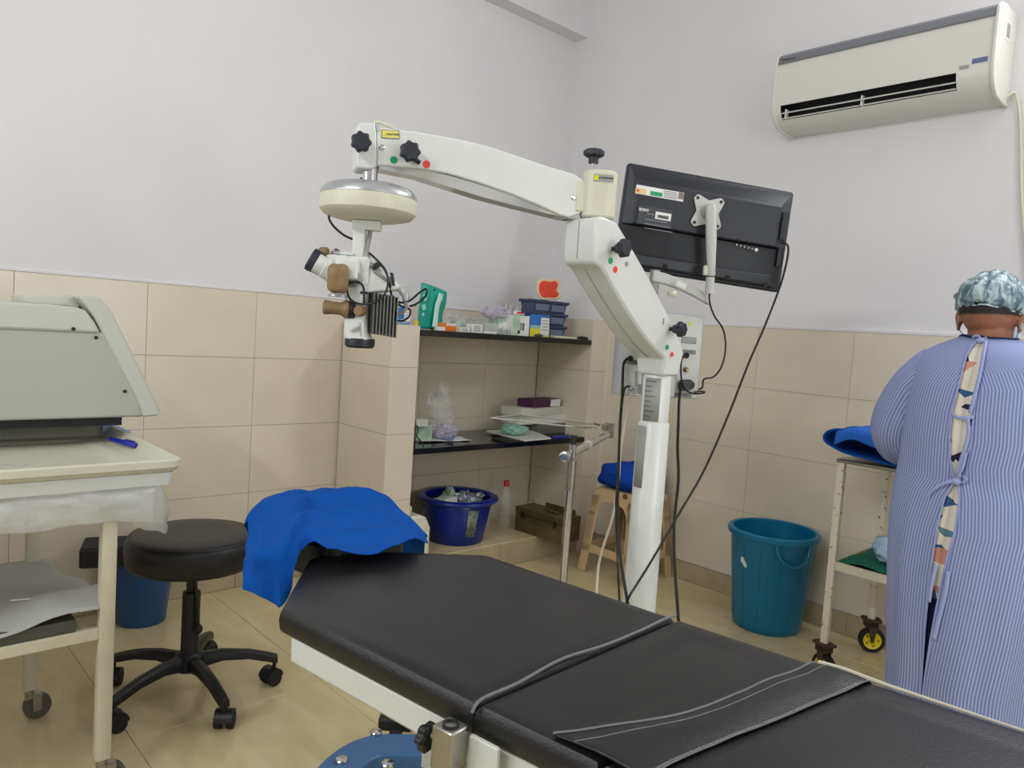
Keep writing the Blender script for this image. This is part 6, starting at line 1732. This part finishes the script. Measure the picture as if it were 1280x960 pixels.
    obj('trousers', MB().grid(lg), M['navy'], t, solid=.003)
    gr, guv = surf(G, 1.0, .042, 1.292, .14, 90, 150, seed=2)
    gw = obj('gown', MB().grid(gr), M['gown'], t, solid=.0022, uv=guv, sharp=180); gw['label'] = 'blue and white pinstriped cotton gown open down the back'
    # neck binding
    nb = gr[1]
    zb_ = [p + V((0, 0, .002)) for p in gr[0]]
    obj('neck_binding', MB().tube(zb_, .0045, 8), M['navy'], gw)
    # hems down the slit
    for sgn, jj in ((0, 0), (1, -1)):
        obj('slit_hem', MB().tube([r_[jj] + V((0, -.0015, 0)) for r_ in gr], .0028, 6), mat('gown_hem', (150, 158, 206), .85), gw)
    # ties
    def back(x, z, off=.006):
        a, b, ox, oy, sl, sx = body_ring(z, G); k = max(-.98, min(.98, (x-ox)/a))
        return O + V((x, oy - b*(1-abs(k)**(2/.85))**(.85/2)*1.0 - off, z))
    def ribbon(pts, w_=.005, nm='tie'):
        c = spline([V(p) for p in pts], 6)
        return obj(nm, MB().grid([[p-V((w_, 0, 0)) for p in c], [p+V((w_, 0, 0)) for p in c]]) if abs((c[-1]-c[0]).x) < abs((c[-1]-c[0]).z) else MB().grid([[p-V((0, 0, w_)) for p in c], [p+V((0, 0, w_)) for p in c]]), mat('gown_tie', (156, 164, 210), .85), gw, solid=.0015)
    ribbon([back(.012, 1.285, .012), back(.022, 1.25, .014), back(.024, 1.19, .012), back(.02, 1.13, .012), back(.014, 1.08, .012)])
    ribbon([back(-.03, 1.292, .006), back(-.015, 1.297, .012), back(.0, 1.287, .014), back(.012, 1.278, .014)], .004)
    obj('knot', MB().ell(back(.0, 1.283, .013), (.011, .006, .008)), mat('gown_tie', (156, 164, 210), .85), gw)
    ribbon([back(-.035, 1.072, .004), back(-.015, 1.064, .01), back(.004, 1.066, .012), back(.024, 1.07, .005)], .0045)
    ribbon([back(.01, 1.065, .012), back(.015, 1.02, .012), back(.006, .96, .012), back(-.004, .905, .012)])
    obj('knot', MB().ell(back(-.004, .885, .012), (.013, .007, .01)), mat('gown_tie', (156, 164, 210), .85), gw)
    ribbon([back(-.006, .887, .016), back(-.03, .876, .018), back(-.055, .855, .016), back(-.07, .83, .012)], .0055)
    ribbon([back(-.002, .892, .014), back(.012, .905, .02), back(.022, .893, .018), back(.006, .882, .014)], .004)
    ribbon([back(-.0, .9, .012), back(.01, .93, .014), back(.014, .97, .012)], .004)
    ribbon([back(.004, .63, .008), back(.004, .57, .012), back(-.004, .5, .012), back(-.012, .43, .012)], .006)
    ribbon([back(-.03, .64, .004), back(-.034, .58, .01), back(-.036, .53, .008)], .005)
    # sleeves
    for s in (-1, 1):
        sh, el, wr = P(s*.108, -.0, 1.2), P(s*.226, .018, .975), P(s*.16, .17, .95)
        rings = []; uv = []; n = 40
        path = spline([sh, P(s*.175, .003, 1.13), P(s*.222, .01, 1.02), P(s*.222, .055, .955), P(s*.195, .12, .955)], 6)
        rad = [.078, .078, .076, .074, .074]
        Rr = spline([V((r_, 0, 0)) for r_ in rad], 6)
        prevx = None
        for i, p in enumerate(path):
            tn_ = (path[min(i+1, len(path)-1)]-path[max(i-1, 0)]).normalized()
            x = V((0, -1, 0)) if prevx is None else prevx
            x = (x - tn_*x.dot(tn_)).normalized(); prevx = x; y = tn_.cross(x)
            ring = []
            for k in range(n+1):
                a = 2*PI*k/n; r_ = Rr[i].x*(1+.05*noise.noise(V((math.cos(a)*2, math.sin(a)*2, i*.25+s)))+.03*math.sin(3*a+i*.3))
                r_ *= (.78 if math.cos(a)*0+1 and i == 0 else 1)
                ring.append(p + (x*math.cos(a)+y*math.sin(a))*r_); uv.append((a*.072, i*.02))
            rings.append(ring)
        sl = obj('sleeve', MB().grid(rings), M['gown'], gw, solid=.002, uv=uv, sharp=180)
        obj('sleeve_hem', MB().tube([q for q in rings[-1]], .003, 6), mat('gown_hem', (150, 158, 206), .85), sl)
person()
